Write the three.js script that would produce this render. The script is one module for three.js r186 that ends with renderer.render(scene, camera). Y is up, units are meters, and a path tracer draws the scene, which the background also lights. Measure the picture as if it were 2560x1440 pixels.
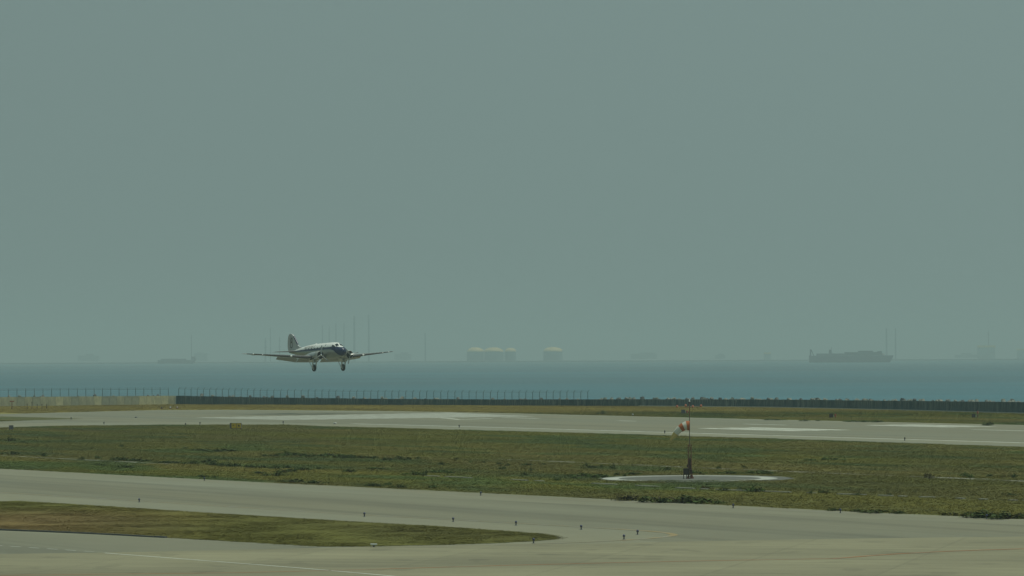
import * as THREE from 'three';
import { mergeGeometries } from 'three/addons/utils/BufferGeometryUtils.js';

// ───────── camera, sky, sun, air, exposure ─────────
const scene = new THREE.Scene();
const FOCAL = 9000, EYE = 9.7, HORIZON_DROP = 170, ROLL = -0.004;      // a long lens on a terrace 9.7 m above the apron
const camera = new THREE.PerspectiveCamera(2 * Math.atan(720 / FOCAL) * 180 / Math.PI, 16 / 9, 1, 45000);
camera.position.set(0, EYE, 0);
camera.rotation.order = 'YXZ';
camera.rotation.set(Math.atan(HORIZON_DROP / FOCAL), 0, ROLL);
camera.updateMatrixWorld(true);

const EXPOSURE = 0.56;
const SUN = new THREE.Vector3(0.31, 0.95, -0.05).normalize();
{
  const W = 512, H = 256, d = new Float32Array(W * H * 4);
  for (let j = 0; j < H; j++) for (let i = 0; i < W; i++) {
    const el = ((j + 0.5) / H - 0.5) * Math.PI, az = ((i + 0.5) / W - 0.5) * 2 * Math.PI;
    const v = new THREE.Vector3(Math.cos(el) * Math.cos(az), Math.sin(el), Math.cos(el) * Math.sin(az));
    const c = v.dot(SUN), glow = 0.98 * Math.exp(0.8 * (c - 0.1)) + 0.2 * Math.pow(Math.max(0, c), 8), up = Math.max(0, v.y);
    const o = (j * W + i) * 4;
    d[o] = 0.330 * glow * (1 - 0.10 * up); d[o + 1] = 0.460 * glow * (1 - 0.06 * up); d[o + 2] = 0.438 * glow * (1 + 0.0 * up); d[o + 3] = 1;
  }
  const sky = new THREE.DataTexture(d, W, H, THREE.RGBAFormat, THREE.FloatType);
  sky.mapping = THREE.EquirectangularReflectionMapping; sky.magFilter = sky.minFilter = THREE.LinearFilter; sky.needsUpdate = true;
  scene.background = sky; scene.environment = sky;
}
const sun = new THREE.DirectionalLight(new THREE.Color().setRGB(1, 0.96, 0.80), 3.0);
sun.position.copy(SUN).multiplyScalar(900).add(new THREE.Vector3(0, 0, -450));
sun.target.position.set(0, 0, -450);
sun.castShadow = true; sun.shadow.radius = 2.5; sun.shadow.mapSize.set(4096, 4096);
Object.assign(sun.shadow.camera, { left: -320, right: 320, top: 420, bottom: -420, near: 100, far: 1800 });
scene.add(sun, sun.target);
scene.fog = new THREE.FogExp2(new THREE.Color().setRGB(0.80, 1.0, 0.99), 0.00019);

const renderer = new THREE.WebGLRenderer({ antialias: true });
renderer.toneMapping = THREE.LinearToneMapping; renderer.toneMappingExposure = EXPOSURE;
renderer.shadowMap.enabled = true;

// ───────── helpers ─────────
let seed = 20170608;
const rnd = () => { seed = (seed + 0x6d2b79f5) | 0; let t = Math.imul(seed ^ (seed >>> 15), 1 | seed); t = (t + Math.imul(t ^ (t >>> 7), 61 | t)) ^ t; return ((t ^ (t >>> 14)) >>> 0) / 4294967296; };
const rr = (a, b) => a + (b - a) * rnd();
const lerp = (a, b, t) => a + (b - a) * t, clamp = (x, a = 0, b = 1) => Math.min(b, Math.max(a, x)), smooth = (a, b, x) => { const t = clamp((x - a) / (b - a)); return t * t * (3 - 2 * t); };
const hash = (x, y) => { let h = Math.imul(x, 374761393) ^ Math.imul(y, 668265263); h = Math.imul(h ^ (h >>> 13), 1274126177); return ((h ^ (h >>> 16)) >>> 0) / 4294967296; };
const noise = (x, y) => { const i = Math.floor(x), j = Math.floor(y), u = x - i, v = y - j, a = u * u * (3 - 2 * u), b = v * v * (3 - 2 * v); return lerp(lerp(hash(i, j), hash(i + 1, j), a), lerp(hash(i, j + 1), hash(i + 1, j + 1), a), b); };
const fbm = (x, y, n = 3) => { let s = 0, w = 0.5, k = 0; for (let i = 0; i < n; i++) { s += w * noise(x, y); k += w; x = x * 2.03 + 17.1; y = y * 2.03 + 9.7; w *= 0.5; } return s / k; };

const ray = (px, py) => new THREE.Vector3((px - 1280) / FOCAL, (720 - py) / FOCAL, -1).applyQuaternion(camera.quaternion);
const P = (px, py, y = 0) => { const r = ray(px, py); return r.multiplyScalar((y - EYE) / r.y).add(camera.position); };      // where a sight line meets the level y
const atDepth = (px, py, depth) => { const r = ray(px, py); return r.multiplyScalar(depth / -r.z).add(camera.position); };   // where it passes a distance
const heightAt = (p, py) => {                                                                                             // height over p that shows at row py
  let lo = -20, hi = 400; const q = new THREE.Vector3(), inv = camera.matrixWorldInverse;
  for (let k = 0; k < 40; k++) { const m = (lo + hi) / 2; q.set(p.x, m, p.z).applyMatrix4(inv); if (720 - q.y / -q.z * FOCAL > py) lo = m; else hi = m; }
  return lo;
};

const used = {};
const numbered = (n) => { const k = used[n] = (used[n] ?? -1) + 1; return k ? n + '_' + String(k).padStart(3, '0') : n; };
const shade = (o) => { o.traverse((m) => { if (m.isMesh) { m.castShadow = true; m.receiveShadow = true; } }); return o; };
function tag(o, label, category, group) { o.userData.label = label; o.userData.category = category; if (group) o.userData.group = group; return o; }
function thing(name, pos, turn, label, category, group) { const g = new THREE.Group(); g.name = numbered(name); g.position.copy(pos); g.rotation.y = turn; scene.add(g); return tag(g, label, category, group); }
function part(name, geo, mat, parent) { const m = new THREE.Mesh(Array.isArray(geo) ? mergeGeometries(geo.map((g) => g.index ? g.toNonIndexed() : g)) : geo, mat); m.name = name; m.castShadow = m.receiveShadow = true; parent.add(m); return m; }
function struct(name, geo, mat) { const m = new THREE.Mesh(geo, mat); m.name = numbered(name); m.userData.kind = 'structure'; m.castShadow = m.receiveShadow = true; scene.add(m); return m; }
function copyOf(o, pos, turn, label) { const c = o.clone(); c.name = numbered(o.name.replace(/_\d{3}$/, '')); c.position.copy(pos); c.rotation.y = turn; c.userData = { ...o.userData }; if (label) c.userData.label = label; scene.add(c); return c; }
const bx = (w, h, d, x = 0, y = 0, z = 0) => new THREE.BoxGeometry(w, h, d).translate(x, y, z);
function rod(a, b, r0, r1 = r0, n = 6) { const d = new THREE.Vector3().subVectors(b, a), g = new THREE.CylinderGeometry(r1, r0, d.length(), n); g.applyQuaternion(new THREE.Quaternion().setFromUnitVectors(new THREE.Vector3(0, 1, 0), d.clone().normalize())); return g.translate((a.x + b.x) / 2, (a.y + b.y) / 2, (a.z + b.z) / 2); }
const V = (x, y, z) => new THREE.Vector3(x, y, z);
const mat = (r, g, b, rough = 0.8, extra = {}) => new THREE.MeshStandardMaterial({ color: new THREE.Color().setRGB(r, g, b), roughness: rough, ...extra });

// flat sheets on the ground, drawn through corner points (world x, z), uv in metres
function sheetGeo(pts, y) {
  const s = new THREE.Shape(pts.map((p) => new THREE.Vector2(p.x, -p.z))), g = new THREE.ShapeGeometry(s);
  const a = g.attributes.position, uv = g.attributes.uv;
  for (let i = 0; i < a.count; i++) { const x = a.getX(i), z = -a.getY(i); a.setXYZ(i, x, y, z); uv.setXY(i, x, z); }
  g.computeVertexNormals();
  const n = g.attributes.normal; if (n.getY(0) < 0) { const ix = g.index.array; for (let i = 0; i < ix.length; i += 3) { const t = ix[i]; ix[i] = ix[i + 1]; ix[i + 1] = t; } g.computeVertexNormals(); }
  return g;
}
const poly = (list) => list.map(([x, y]) => P(x, y));
function ribbonGeo(pts, width, y) {
  const pos = [], uv = [], ix = [];
  pts.forEach((p, i) => {
    const a = pts[Math.max(0, i - 1)], b = pts[Math.min(pts.length - 1, i + 1)], d = V(b.x - a.x, 0, b.z - a.z).normalize(), w = (Array.isArray(width) ? width[i] : width) / 2;
    for (const s of [-1, 1]) { const x = p.x - d.z * w * s, z = p.z + d.x * w * s; pos.push(x, y, z); uv.push(x, z); }
    if (i) { const k = i * 2; ix.push(k - 2, k - 1, k, k - 1, k + 1, k); }
  });
  const g = new THREE.BufferGeometry(); g.setAttribute('position', new THREE.Float32BufferAttribute(pos, 3)); g.setAttribute('uv', new THREE.Float32BufferAttribute(uv, 2)); g.setIndex(ix); g.computeVertexNormals();
  if (g.attributes.normal.getY(0) < 0) { for (let i = 0; i < ix.length; i += 3) { const t = ix[i]; ix[i] = ix[i + 1]; ix[i + 1] = t; } g.setIndex(ix); g.computeVertexNormals(); }
  return g;
}
const inside = (pts, x, z) => { let c = false; for (let i = 0, j = pts.length - 1; i < pts.length; j = i++) { const a = pts[i], b = pts[j]; if ((a.z > z) !== (b.z > z) && x < (b.x - a.x) * (z - a.z) / (b.z - a.z) + a.x) c = !c; } return c; };
function smoothPath(list, n = 8) { const c = new THREE.CatmullRomCurve3(list.map(([x, y]) => P(x, y)), false, 'centripetal'); return c.getPoints((list.length - 1) * n); }

// texture laid over a stretch of the field: u, v are metres
const TONE = 0.96;
function fieldTexture(W, H, x0, z0, x1, z1, f) {
  const d = new Uint8Array(W * H * 4), s = (c) => Math.round(255 * clamp(c <= 0.0031308 ? c * 12.92 : 1.055 * Math.pow(c, 1 / 2.4) - 0.055));
  for (let j = 0; j < H; j++) for (let i = 0; i < W; i++) { const c = f(lerp(x0, x1, (i + 0.5) / W), lerp(z0, z1, (j + 0.5) / H)).map((k) => k * TONE), o = (j * W + i) * 4; d[o] = s(c[0]); d[o + 1] = s(c[1]); d[o + 2] = s(c[2]); d[o + 3] = 255; }
  const t = new THREE.DataTexture(d, W, H); t.colorSpace = THREE.SRGBColorSpace; t.wrapS = t.wrapT = THREE.MirroredRepeatWrapping; t.magFilter = THREE.LinearFilter; t.needsUpdate = true;
  t.repeat.set(1 / (x1 - x0), 1 / (z1 - z0)); t.offset.set(-x0 / (x1 - x0), -z0 / (z1 - z0)); return t;
}
function bumpTexture(size, metres, f) {
  const d = new Uint8Array(size * size * 4);
  for (let j = 0; j < size; j++) for (let i = 0; i < size; i++) { const h = Math.round(255 * clamp(f(i / size, j / size))), o = (j * size + i) * 4; d[o] = d[o + 1] = d[o + 2] = h; d[o + 3] = 255; }
  const t = new THREE.DataTexture(d, size, size); t.wrapS = t.wrapT = THREE.RepeatWrapping; t.magFilter = THREE.LinearFilter; t.repeat.set(1 / metres, 1 / metres); t.needsUpdate = true; return t;
}

// ───────── the field: axes of the runway, outlines of pavements ─────────
const S = P(2560, 1107.5).sub(P(1280, 1070)).setY(0).normalize();       // along the runway, towards the right and the viewer
const N = V(S.z, 0, -S.x);                                              // across it, away from the viewer
const along = (x, z) => x * S.x + z * S.z, across = (x, z) => x * N.x + z * N.z;

const runwayPx = [[-260, 1041], [0, 1035.5], [160, 1031], [320, 1027], [400, 1025], [560, 1024.5], [720, 1025.5], [960, 1027.5], [1120, 1030], [1280, 1033.2], [1600, 1041], [1920, 1048.5], [2240, 1055.5], [2560, 1062.5], [2900, 1070],
  [2900, 1129], [2560, 1117.5], [2240, 1107], [1920, 1096.5], [1600, 1087], [1280, 1078], [1100, 1073.5], [960, 1069.5], [800, 1066], [720, 1062], [500, 1062], [320, 1063], [160, 1065], [0, 1069], [-260, 1076]];
const wedgePx = [[-260, 1037.8], [0, 1041.2], [100, 1043.6], [207, 1047], [100, 1050], [0, 1053.6], [-260, 1062]];
const taxiFarPx = [[-300, 1157], [0, 1171.6], [215, 1183], [430, 1194.3], [640, 1205], [855, 1215.5], [1280, 1236.2], [1705, 1257.3], [2130, 1279], [2560, 1298], [2900, 1312]];
const islandPx = [[-300, 1235], [0, 1254.5], [40, 1252.5], [215, 1263], [430, 1277], [640, 1290], [855, 1303], [1090, 1316], [1280, 1329.5], [1340, 1334], [1375, 1339], [1398, 1345], [1385, 1348.5], [1330, 1353], [1240, 1358], [1100, 1362.5], [900, 1366.5], [800, 1366.5], [640, 1357], [415, 1344], [200, 1333], [0, 1325], [-300, 1312]];
const apronTopPx = [[-300, 1393], [0, 1385.5], [270, 1382], [800, 1370.5], [1000, 1365.5], [1280, 1361], [1480, 1360.5], [1700, 1354.5], [1900, 1350.5], [2240, 1345.5], [2560, 1342], [2900, 1338]];
const runwayPts = poly(runwayPx), wedgePts = poly(wedgePx), islandPts = poly(islandPx), apronTop = poly(apronTopPx);
const taxiFar = poly(taxiFarPx), taxiPts = [...taxiFar, V(160, 0, taxiFar.at(-1).z + 60), V(160, 0, -100), V(-160, 0, -100), V(-160, 0, taxiFar[0].z)];
const apronPts = [...apronTop, V(140, 0, apronTop.at(-1).z), V(140, 0, 40), V(-140, 0, 40), V(-140, 0, apronTop[0].z)];

// foot of the sea wall, left piece and right piece
const wallLeftPx = [[-200, 1019.5], [0, 1016.5], [220, 1013.8], [440, 1011]], wallRightPx = [[440, 1011], [640, 1012], [960, 1013], [1280, 1014.2], [1600, 1016], [1920, 1019], [2240, 1026], [2560, 1034.5], [2800, 1042]];
const wallTopLeft = [994, 992.6, 991, 989.3], wallTopRight = [989.3, 993.2, 997.2, 998.6, 998.2, 998.7, 1002, 1005.3, 1008.5];
const wallLeft = poly(wallLeftPx), wallRight = poly(wallRightPx);

// ───────── ground ─────────
function grassTone(x, z) {
  const a = along(x, z), b = across(x, z);
  const big = fbm(a / 55 + 3, b / 9 + 1, 3), mid = fbm(a / 11 + 40, b / 3.2, 3), fine = fbm(x / 1.6, z / 1.6, 2), dry = fbm(a / 60 + 9, b / 14 + 30, 3), lush = fbm(a / 16 + 70, b / 7 + 50, 3);
  const d = -z, far = smooth(595, 640, d), island = 1 - smooth(246, 262, d - 0.18 * x);
  let r = 0.150, g = 0.152, u = 0.003;
  const w = smooth(0.52, 0.78, dry) * 0.6 + smooth(0.55, 0.78, mid) * 0.25; r = lerp(r, 0.205, w); g = lerp(g, 0.176, w); u = lerp(u, 0.030, w);
  const k = smooth(0.5, 0.68, lush) * 0.75 * (1 - far) * (1 - island); r = lerp(r, 0.070, k); g = lerp(g, 0.128, k); u = lerp(u, 0.014, k);
  r = lerp(r, 0.37, far * 0.85); g = lerp(g, 0.312, far * 0.85); u = lerp(u, 0.075, far * 0.85);
  r = lerp(r, 0.168, island * 0.7); g = lerp(g, 0.156, island * 0.7); u = lerp(u, 0.012, island * 0.7);
  const red = island * smooth(-14, -30, x) * smooth(238, 216, d) * smooth(0.25, 0.6, big + 0.2); r = lerp(r, 0.26, red); g = lerp(g, 0.175, red); u = lerp(u, 0.045, red);
  const v = 0.36 + 0.50 * big + 0.26 * mid + 0.12 * fine;
  return [r * v, g * v, u * v];
}
const grassMap = fieldTexture(1024, 2048, -220, -860, 180, -60, grassTone);
const grassMat = new THREE.MeshStandardMaterial({ map: grassMap, roughness: 0.95 });
{
  const L = wallLeft[0], R = wallRight.at(-1), dl = V(L.x - wallLeft[1].x, 0, L.z - wallLeft[1].z).normalize(), dr = V(R.x - wallRight.at(-2).x, 0, R.z - wallRight.at(-2).z).normalize();
  const pts = [V(L.x + dl.x * 900, 0, L.z + dl.z * 900), ...wallLeft, ...wallRight.slice(1), V(R.x + dr.x * 700, 0, R.z + dr.z * 700), V(900, 0, 250), V(-900, 0, 250)];
  struct('ground', sheetGeo(pts, 0), grassMat);
}

// ───────── pavements ─────────
const paveFine = bumpTexture(256, 3, (u, v) => fbm(u * 64, v * 64, 2));
function paveTone(base, streak) {
  return (x, z) => {
    const a = along(x, z), b = across(x, z);
    const v = 0.80 + 0.20 * fbm(a / 70, b / 5 + 7, 3) + 0.14 * fbm(a / 6 + 5, b / 1.3, 3) + 0.06 * fbm(x / 0.8, z / 0.8, 2) - streak * smooth(0.55, 0.75, fbm(a / 90 + 31, b / 2.1 + 11, 3));
    const warm = fbm(a / 40 + 90, b / 10, 2) - 0.5;
    return [base[0] * v * (1 + 0.08 * warm), base[1] * v, base[2] * v * (1 - 0.12 * warm)];
  };
}
const asphaltMat = new THREE.MeshStandardMaterial({ map: fieldTexture(1024, 1024, -140, -760, 140, -160, paveTone([0.212, 0.204, 0.136], 0.17)), roughness: 0.9, bumpMap: paveFine, bumpScale: 0.004 });
const shoulderMat = new THREE.MeshStandardMaterial({ map: fieldTexture(1024, 1024, -140, -760, 140, -160, paveTone([0.244, 0.236, 0.160], 0.04)), roughness: 0.9, bumpMap: paveFine, bumpScale: 0.004 });
const apronMat = new THREE.MeshStandardMaterial({
  map: fieldTexture(1024, 1024, -60, -220, 60, -100, (x, z) => {
    const a = along(x, z), b = across(x, z), c = x * 0.97 + z * 0.24, e = -x * 0.24 + z * 0.97;
    const v = 0.66 + 0.42 * fbm(x / 14 + 5, z / 8, 3) + 0.20 * fbm(c / 3, e / 0.9, 3) + 0.06 * fbm(x * 2, z * 2, 2) - 0.12 * smooth(0.56, 0.72, fbm(x / 22 + 60, z / 12 + 8, 3)) - 0.10 * smooth(0.60, 0.74, fbm(c / 24 + 9, e / 0.7 + 4, 3)) - 0.14 * smooth(0.72, 0.8, fbm(x / 1.7 + 33, z / 1.7, 2));
    const slab = 1 + 0.07 * (hash(Math.floor(c / 7.5), Math.floor(e / 7.5)) - 0.5), jx = Math.abs(c / 7.5 - Math.round(c / 7.5)) < 0.006, jz = Math.abs(e / 7.5 - Math.round(e / 7.5)) < 0.012;
    const k = v * slab * (jx || jz ? 0.80 : 1);
    return [0.265 * k, 0.242 * k, 0.145 * k];
  }), roughness: 0.88, bumpMap: paveFine, bumpScale: 0.003,
});
struct('runway_shoulder', sheetGeo(runwayPts, 0.004), shoulderMat);
{
  const edge = (k) => [[-260, 1041], [0, 1036], [160, 1031.6], [320, 1028], [400, 1026.2], [640, 1026.5], [960, 1029], [1280, 1035], [1600, 1042.8], [1920, 1050.4], [2240, 1057.4], [2560, 1064.4], [2900, 1072], [2900, 1117.4], [2560, 1107.4], [1920, 1088.7], [1280, 1069.9], [960, 1061.5], [640, 1055.5], [320, 1056], [100, 1058], [-260, 1062.5]];
  struct('runway', sheetGeo(poly(edge()), 0.008), asphaltMat);
}
struct('grass_wedge', sheetGeo(wedgePts, 0.016), new THREE.MeshStandardMaterial({ map: grassMap, roughness: 0.95, color: new THREE.Color().setRGB(0.68, 0.66, 0.95) }));
struct('taxiway_shoulder', sheetGeo(taxiPts, 0.004), shoulderMat);
{
  const top = [[-300, 1173], [0, 1187], [430, 1211.5], [855, 1233], [1280, 1253.5], [1705, 1274], [2130, 1295], [2560, 1313], [2900, 1328]];
  const bottom = [[2900, 1342], [2560, 1346], [1900, 1354], [1700, 1356.5], [1600, 1351], [1662, 1343.5], [1684, 1337.5], [1660, 1332.5], [1600, 1327.4], [1480, 1320], [1280, 1308.6], [855, 1285.2], [430, 1258.3], [0, 1232], [-300, 1214]];
  struct('taxiway', sheetGeo(poly([...top, ...bottom]), 0.008), asphaltMat);
  const lane = [[-300, 1318], [0, 1329], [200, 1337], [415, 1347.5], [640, 1360], [800, 1369.2], [270, 1384], [0, 1388], [-300, 1396]];
  struct('taxiway', sheetGeo(poly(lane), 0.008), asphaltMat);
}
struct('grass_island', sheetGeo(islandPts, 0.016), grassMat);
struct('apron', sheetGeo(apronPts, 0.012), apronMat);

// ───────── painted markings ─────────
const paintTex = (r, g, b, wear) => new THREE.MeshStandardMaterial({ map: fieldTexture(1024, 1024, -110, -680, 110, -150, (x, z) => { const w = wear * smooth(0.42, 0.72, fbm(x / 1.1, z / 1.1, 3)); return [lerp(r, 0.29, w), lerp(g, 0.28, w), lerp(b, 0.23, w)]; }), roughness: 0.75 });
const whitePaint = paintTex(0.70, 0.71, 0.60, 0.45), fadedWhite = paintTex(0.50, 0.51, 0.43, 0.5), yellowPaint = paintTex(0.33, 0.245, 0.11, 0.8), orangePaint = paintTex(0.42, 0.17, 0.055, 0.35), wornYellow = paintTex(0.30, 0.255, 0.15, 0.8);
const line = (name, list, width, m, y = 0.016, n = 8) => struct(name, ribbonGeo(smoothPath(list, n), width, y), m);
line('edge_line', [[880, 1059.5], [1280, 1069.8], [1920, 1088.6], [2560, 1107.3], [2900, 1117.3]], 0.95, whitePaint, 0.014);
for (const q of [[[1545, 1051.8], [1590, 1053]], [[1860, 1060.2], [1965, 1062.8]], [[2430, 1074.2], [2570, 1077.6]]]) line('centre_line', q, 0.9, whitePaint, 0.014, 1);
function bars(px, count, fill, length, spread, m) {          // bars that run along the runway, side by side across it
  const o = P(...px), list = [];
  for (let k = 0; k < count; k++) {
    const c = o.clone().addScaledVector(N, spread * (k + 0.5) / count), w = spread / count * fill / 2;
    const q = [[0, -w], [length, -w], [length, w], [0, w]].map(([a, b]) => c.clone().addScaledVector(S, a).addScaledVector(N, b));
    list.push(sheetGeo(q, 0.014));
  }
  return struct('runway_marking', mergeGeometries(list), m);
}
{
  const TL = P(482, 1044.2), BL = P(716, 1050), TR = P(1128, 1031.8), BR = P(1345, 1041), list = [], n = 16;      // threshold bars
  for (let k = 0; k < n; k++) { const t0 = (k + 0.12) / n, t1 = (k + 0.8) / n; list.push(sheetGeo([TL.clone().lerp(TR, t0), BL.clone().lerp(BR, t0), BL.clone().lerp(BR, t1), TL.clone().lerp(TR, t1)], 0.014)); }
  struct('runway_marking', mergeGeometries(list), fadedWhite);
}
struct('runway_marking', ribbonGeo(smoothPath([[1084, 1043.6], [1116, 1045.8], [1150, 1049.2]], 3), 0.8, 0.014), whitePaint);
struct('runway_marking', ribbonGeo(smoothPath([[1150, 1049.2], [1190, 1047.6], [1232, 1045.8]], 3), 0.8, 0.018), whitePaint);
struct('runway_marking', ribbonGeo(smoothPath([[1254, 1044.2], [1300, 1045], [1345, 1046]], 3), 1.3, 0.014), whitePaint);
bars([1732, 1071.3], 3, 0.66, 22, 10.5, whitePaint);
bars([2150, 1063.4], 3, 0.6, 19, 9.5, whitePaint);

{
  const pts = smoothPath([[-200, 1219], [0, 1231.3], [430, 1257.7], [855, 1284.6], [1280, 1308], [1480, 1319.4], [1600, 1326.8], [1655, 1331.3], [1682, 1336], [1684, 1338.6], [1660, 1343], [1600, 1348.3], [1500, 1354], [1400, 1358.4], [1240, 1362.3], [1060, 1367]], 10);
  struct('taxi_edge_line', ribbonGeo(pts.slice(0, 56), 0.34, 0.016), wornYellow);
  struct('taxi_edge_line', ribbonGeo(pts.slice(55, 116), 0.42, 0.016), yellowPaint);
  struct('taxi_edge_line', ribbonGeo(pts.slice(115), 0.3, 0.016), wornYellow);
}
line('far_edge_line', [[-200, 1164], [0, 1174.5], [855, 1220.5], [1705, 1263], [2560, 1304]], 0.3, wornYellow, 0.012);
line('stand_line', [[-100, 1443], [0, 1439.5], [640, 1431.5], [1280, 1414], [1700, 1404], [2080, 1397.6]], 0.19, orangePaint, 0.02);
line('stand_line', [[2080, 1397.9], [2140, 1393.2], [2200, 1388.4], [2300, 1382.6], [2400, 1378], [2560, 1373], [2760, 1369]], 0.26, orangePaint, 0.024);
line('stand_line', [[2080, 1398.4], [2300, 1399.6], [2560, 1400.5], [2760, 1401]], 0.07, wornYellow, 0.02);
line('road_line', [[262, 1383.2], [520, 1403], [788, 1424], [980, 1441], [1100, 1452]], 0.16, whitePaint, 0.020);
for (let k = 0; k < 6; k++) { const x = -20 + k * 46; line('road_dash', [[x, 1364.6 + x * 0.066], [x + 26, 1364.6 + (x + 26) * 0.066]], 0.16, fadedWhite, 0.016, 1); }

// wind circle: gravel disc and white ring
const sockBase = P(1724.5, 1196.5);
{
  const gravel = new THREE.MeshStandardMaterial({ map: fieldTexture(512, 512, sockBase.x - 12, sockBase.z - 12, sockBase.x + 12, sockBase.z + 12, (x, z) => { const v = 0.6 + 0.8 * fbm(x * 3, z * 3, 3); return [0.14 * v, 0.14 * v, 0.116 * v]; }), roughness: 0.95 });
  const disc = []; for (let k = 0; k < 64; k++) { const a = k / 64 * 2 * Math.PI; disc.push(V(sockBase.x + 0.5 + 7.7 * Math.cos(a), 0, sockBase.z + 8.4 * Math.sin(a))); }
  struct('gravel_circle', sheetGeo(disc, 0.008), gravel);
  const g = new THREE.RingGeometry(5.6, 6.9, 96, 1).rotateX(-Math.PI / 2).translate(sockBase.x, 0.02, sockBase.z), uv = g.attributes.uv, p = g.attributes.position;
  for (let i = 0; i < p.count; i++) uv.setXY(i, p.getX(i), p.getZ(i));
  struct('ring_marking', g, paintTex(0.50, 0.51, 0.44, 0.5));
}
// drain channel through the grass and the kerbed strip in front of it
const concreteMat = new THREE.MeshStandardMaterial({ map: fieldTexture(512, 512, -90, -560, 90, -200, (x, z) => { const v = 0.7 + 0.6 * fbm(x / 2, z / 2, 3); return [0.33 * v, 0.32 * v, 0.26 * v]; }), roughness: 0.9 });
const drainPts = smoothPath([[-200, 1129], [0, 1139], [430, 1160.5], [860, 1180], [1060, 1139], [1280, 1150]].slice(0, 3), 8);
struct('drain_channel', ribbonGeo(drainPts, 1.0, 0.02), concreteMat);
const drain2 = smoothPath([[1240, 1148], [1500, 1158.6], [1720, 1168.4], [2180, 1187.5], [2330, 1193.2], [2560, 1203.2], [2800, 1214]], 8);
struct('drain_channel', ribbonGeo(drain2, drain2.map((p, i) => 1.1 + 1.5 * smooth(28, 48, i)), 0.02), concreteMat);
const kerbPts = smoothPath([[1050, 1190], [1280, 1200.5], [1560, 1213.5], [1770, 1224.5], [2060, 1234.8], [2300, 1243.6], [2560, 1253.4], [2800, 1263]], 14);
for (let i = 0; i < kerbPts.length - 1; i++) if (noise(i * 1.7, 3.3) > 0.52) {
  const a = kerbPts[i], b = kerbPts[i + 1], d = V().subVectors(b, a), g = bx(d.length() - 0.03, 0.08, 0.3, 0, 0.04, 0).rotateY(Math.atan2(-d.z, d.x)).translate((a.x + b.x) / 2, 0, (a.z + b.z) / 2);
  struct('kerb', g, concreteMat);
}
{
  const pts = smoothPath([[-200, 1317.5], [0, 1326], [200, 1334], [415, 1345]], 8), stone = mat(0.10, 0.105, 0.10, 0.95);
  for (let i = 0; i < pts.length - 1; i++) { const a = pts[i], b = pts[i + 1], d = V().subVectors(b, a); struct('kerb', bx(d.length() - 0.02, 0.07 + 0.05 * hash(i, 3), 0.2, 0, 0.035, 0).rotateY(Math.atan2(-d.z, d.x)).translate((a.x + b.x) / 2, 0, (a.z + b.z) / 2), stone); }
}

// ───────── the sea ─────────
{
  const waves = (() => {
    const n = 512, h = new Float32Array(n * n), w = [];
    for (let k = 0; k < 46; k++) { const kx = Math.round(rr(-20, 20)), ky = Math.round(rr(2, 26)), f = Math.hypot(kx, ky); w.push([kx, ky, rr(0, 6.28), 1 / Math.pow(f, 0.9)]); }
    for (let j = 0; j < n; j++) for (let i = 0; i < n; i++) { let s = 0; for (const [a, b, p, m] of w) s += m * Math.sin(2 * Math.PI * (a * i + b * j) / n + p); h[j * n + i] = s; }
    const d = new Uint8Array(n * n * 4);
    for (let j = 0; j < n; j++) for (let i = 0; i < n; i++) {
      const gx = (h[j * n + (i + 1) % n] - h[j * n + (i + n - 1) % n]) * 1.7, gy = (h[((j + 1) % n) * n + i] - h[((j + n - 1) % n) * n + i]) * 1.7, l = Math.hypot(gx, gy, 1), o = (j * n + i) * 4;
      d[o] = 127.5 + 127.5 * -gx / l; d[o + 1] = 127.5 + 127.5 * -gy / l; d[o + 2] = 127.5 + 127.5 / l; d[o + 3] = 255;
    }
    const t = new THREE.DataTexture(d, n, n); t.wrapS = t.wrapT = THREE.RepeatWrapping; t.magFilter = THREE.LinearFilter; t.repeat.set(1 / 48, 1 / 48); t.needsUpdate = true; return t;
  })();
  const tone = fieldTexture(1024, 1024, -1600, -4200, 1600, -600, (x, z) => { const v = 0.15 + 1.25 * fbm(x / 900 + 4, z / 270, 3) + 0.4 * fbm(x / 90, z / 40 + 8, 3); return [0.012 * v, 0.112 * v, 0.148 * v]; });
  const m = new THREE.MeshPhysicalMaterial({ map: tone, roughness: 0.34, specularIntensity: 0.7, normalMap: waves, normalScale: new THREE.Vector2(1, 1) });
  const g = new THREE.PlaneGeometry(26000, 31000, 1, 1).rotateX(-Math.PI / 2).translate(0, -6, -14500), uv = g.attributes.uv, p = g.attributes.position;
  for (let i = 0; i < p.count; i++) uv.setXY(i, p.getX(i), p.getZ(i));
  struct('sea', g, m);
}

// ───────── sea wall, fence, blocks behind it ─────────
const wallDirt = (r, g, b, k, streaks) => {
  const W = 64, H = 64, d = new Uint8Array(W * H * 4), s = (c) => Math.round(255 * Math.pow(clamp(c), 1 / 2.2));
  for (let j = 0; j < H; j++) for (let i = 0; i < W; i++) {
    const run = smooth(0.62, 0.8, fbm(i / 5 + k * 31, j / 60 + k, 2)) * streaks, v = 0.7 + 0.6 * fbm(i / 16 + k * 9, j / 22 + k * 5, 3), o = (j * W + i) * 4, edge = i < 2 || i > W - 3 ? 0.4 * streaks : 0;
    const w = clamp(run + edge); d[o] = s(lerp(r * v, 0.30, w)); d[o + 1] = s(lerp(g * v, 0.32, w)); d[o + 2] = s(lerp(b * v, 0.27, w)); d[o + 3] = 255;
  }
  const t = new THREE.DataTexture(d, W, H); t.colorSpace = THREE.SRGBColorSpace; t.magFilter = THREE.LinearFilter; t.needsUpdate = true;
  return new THREE.MeshStandardMaterial({ map: t, roughness: 0.92 });
};
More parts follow.
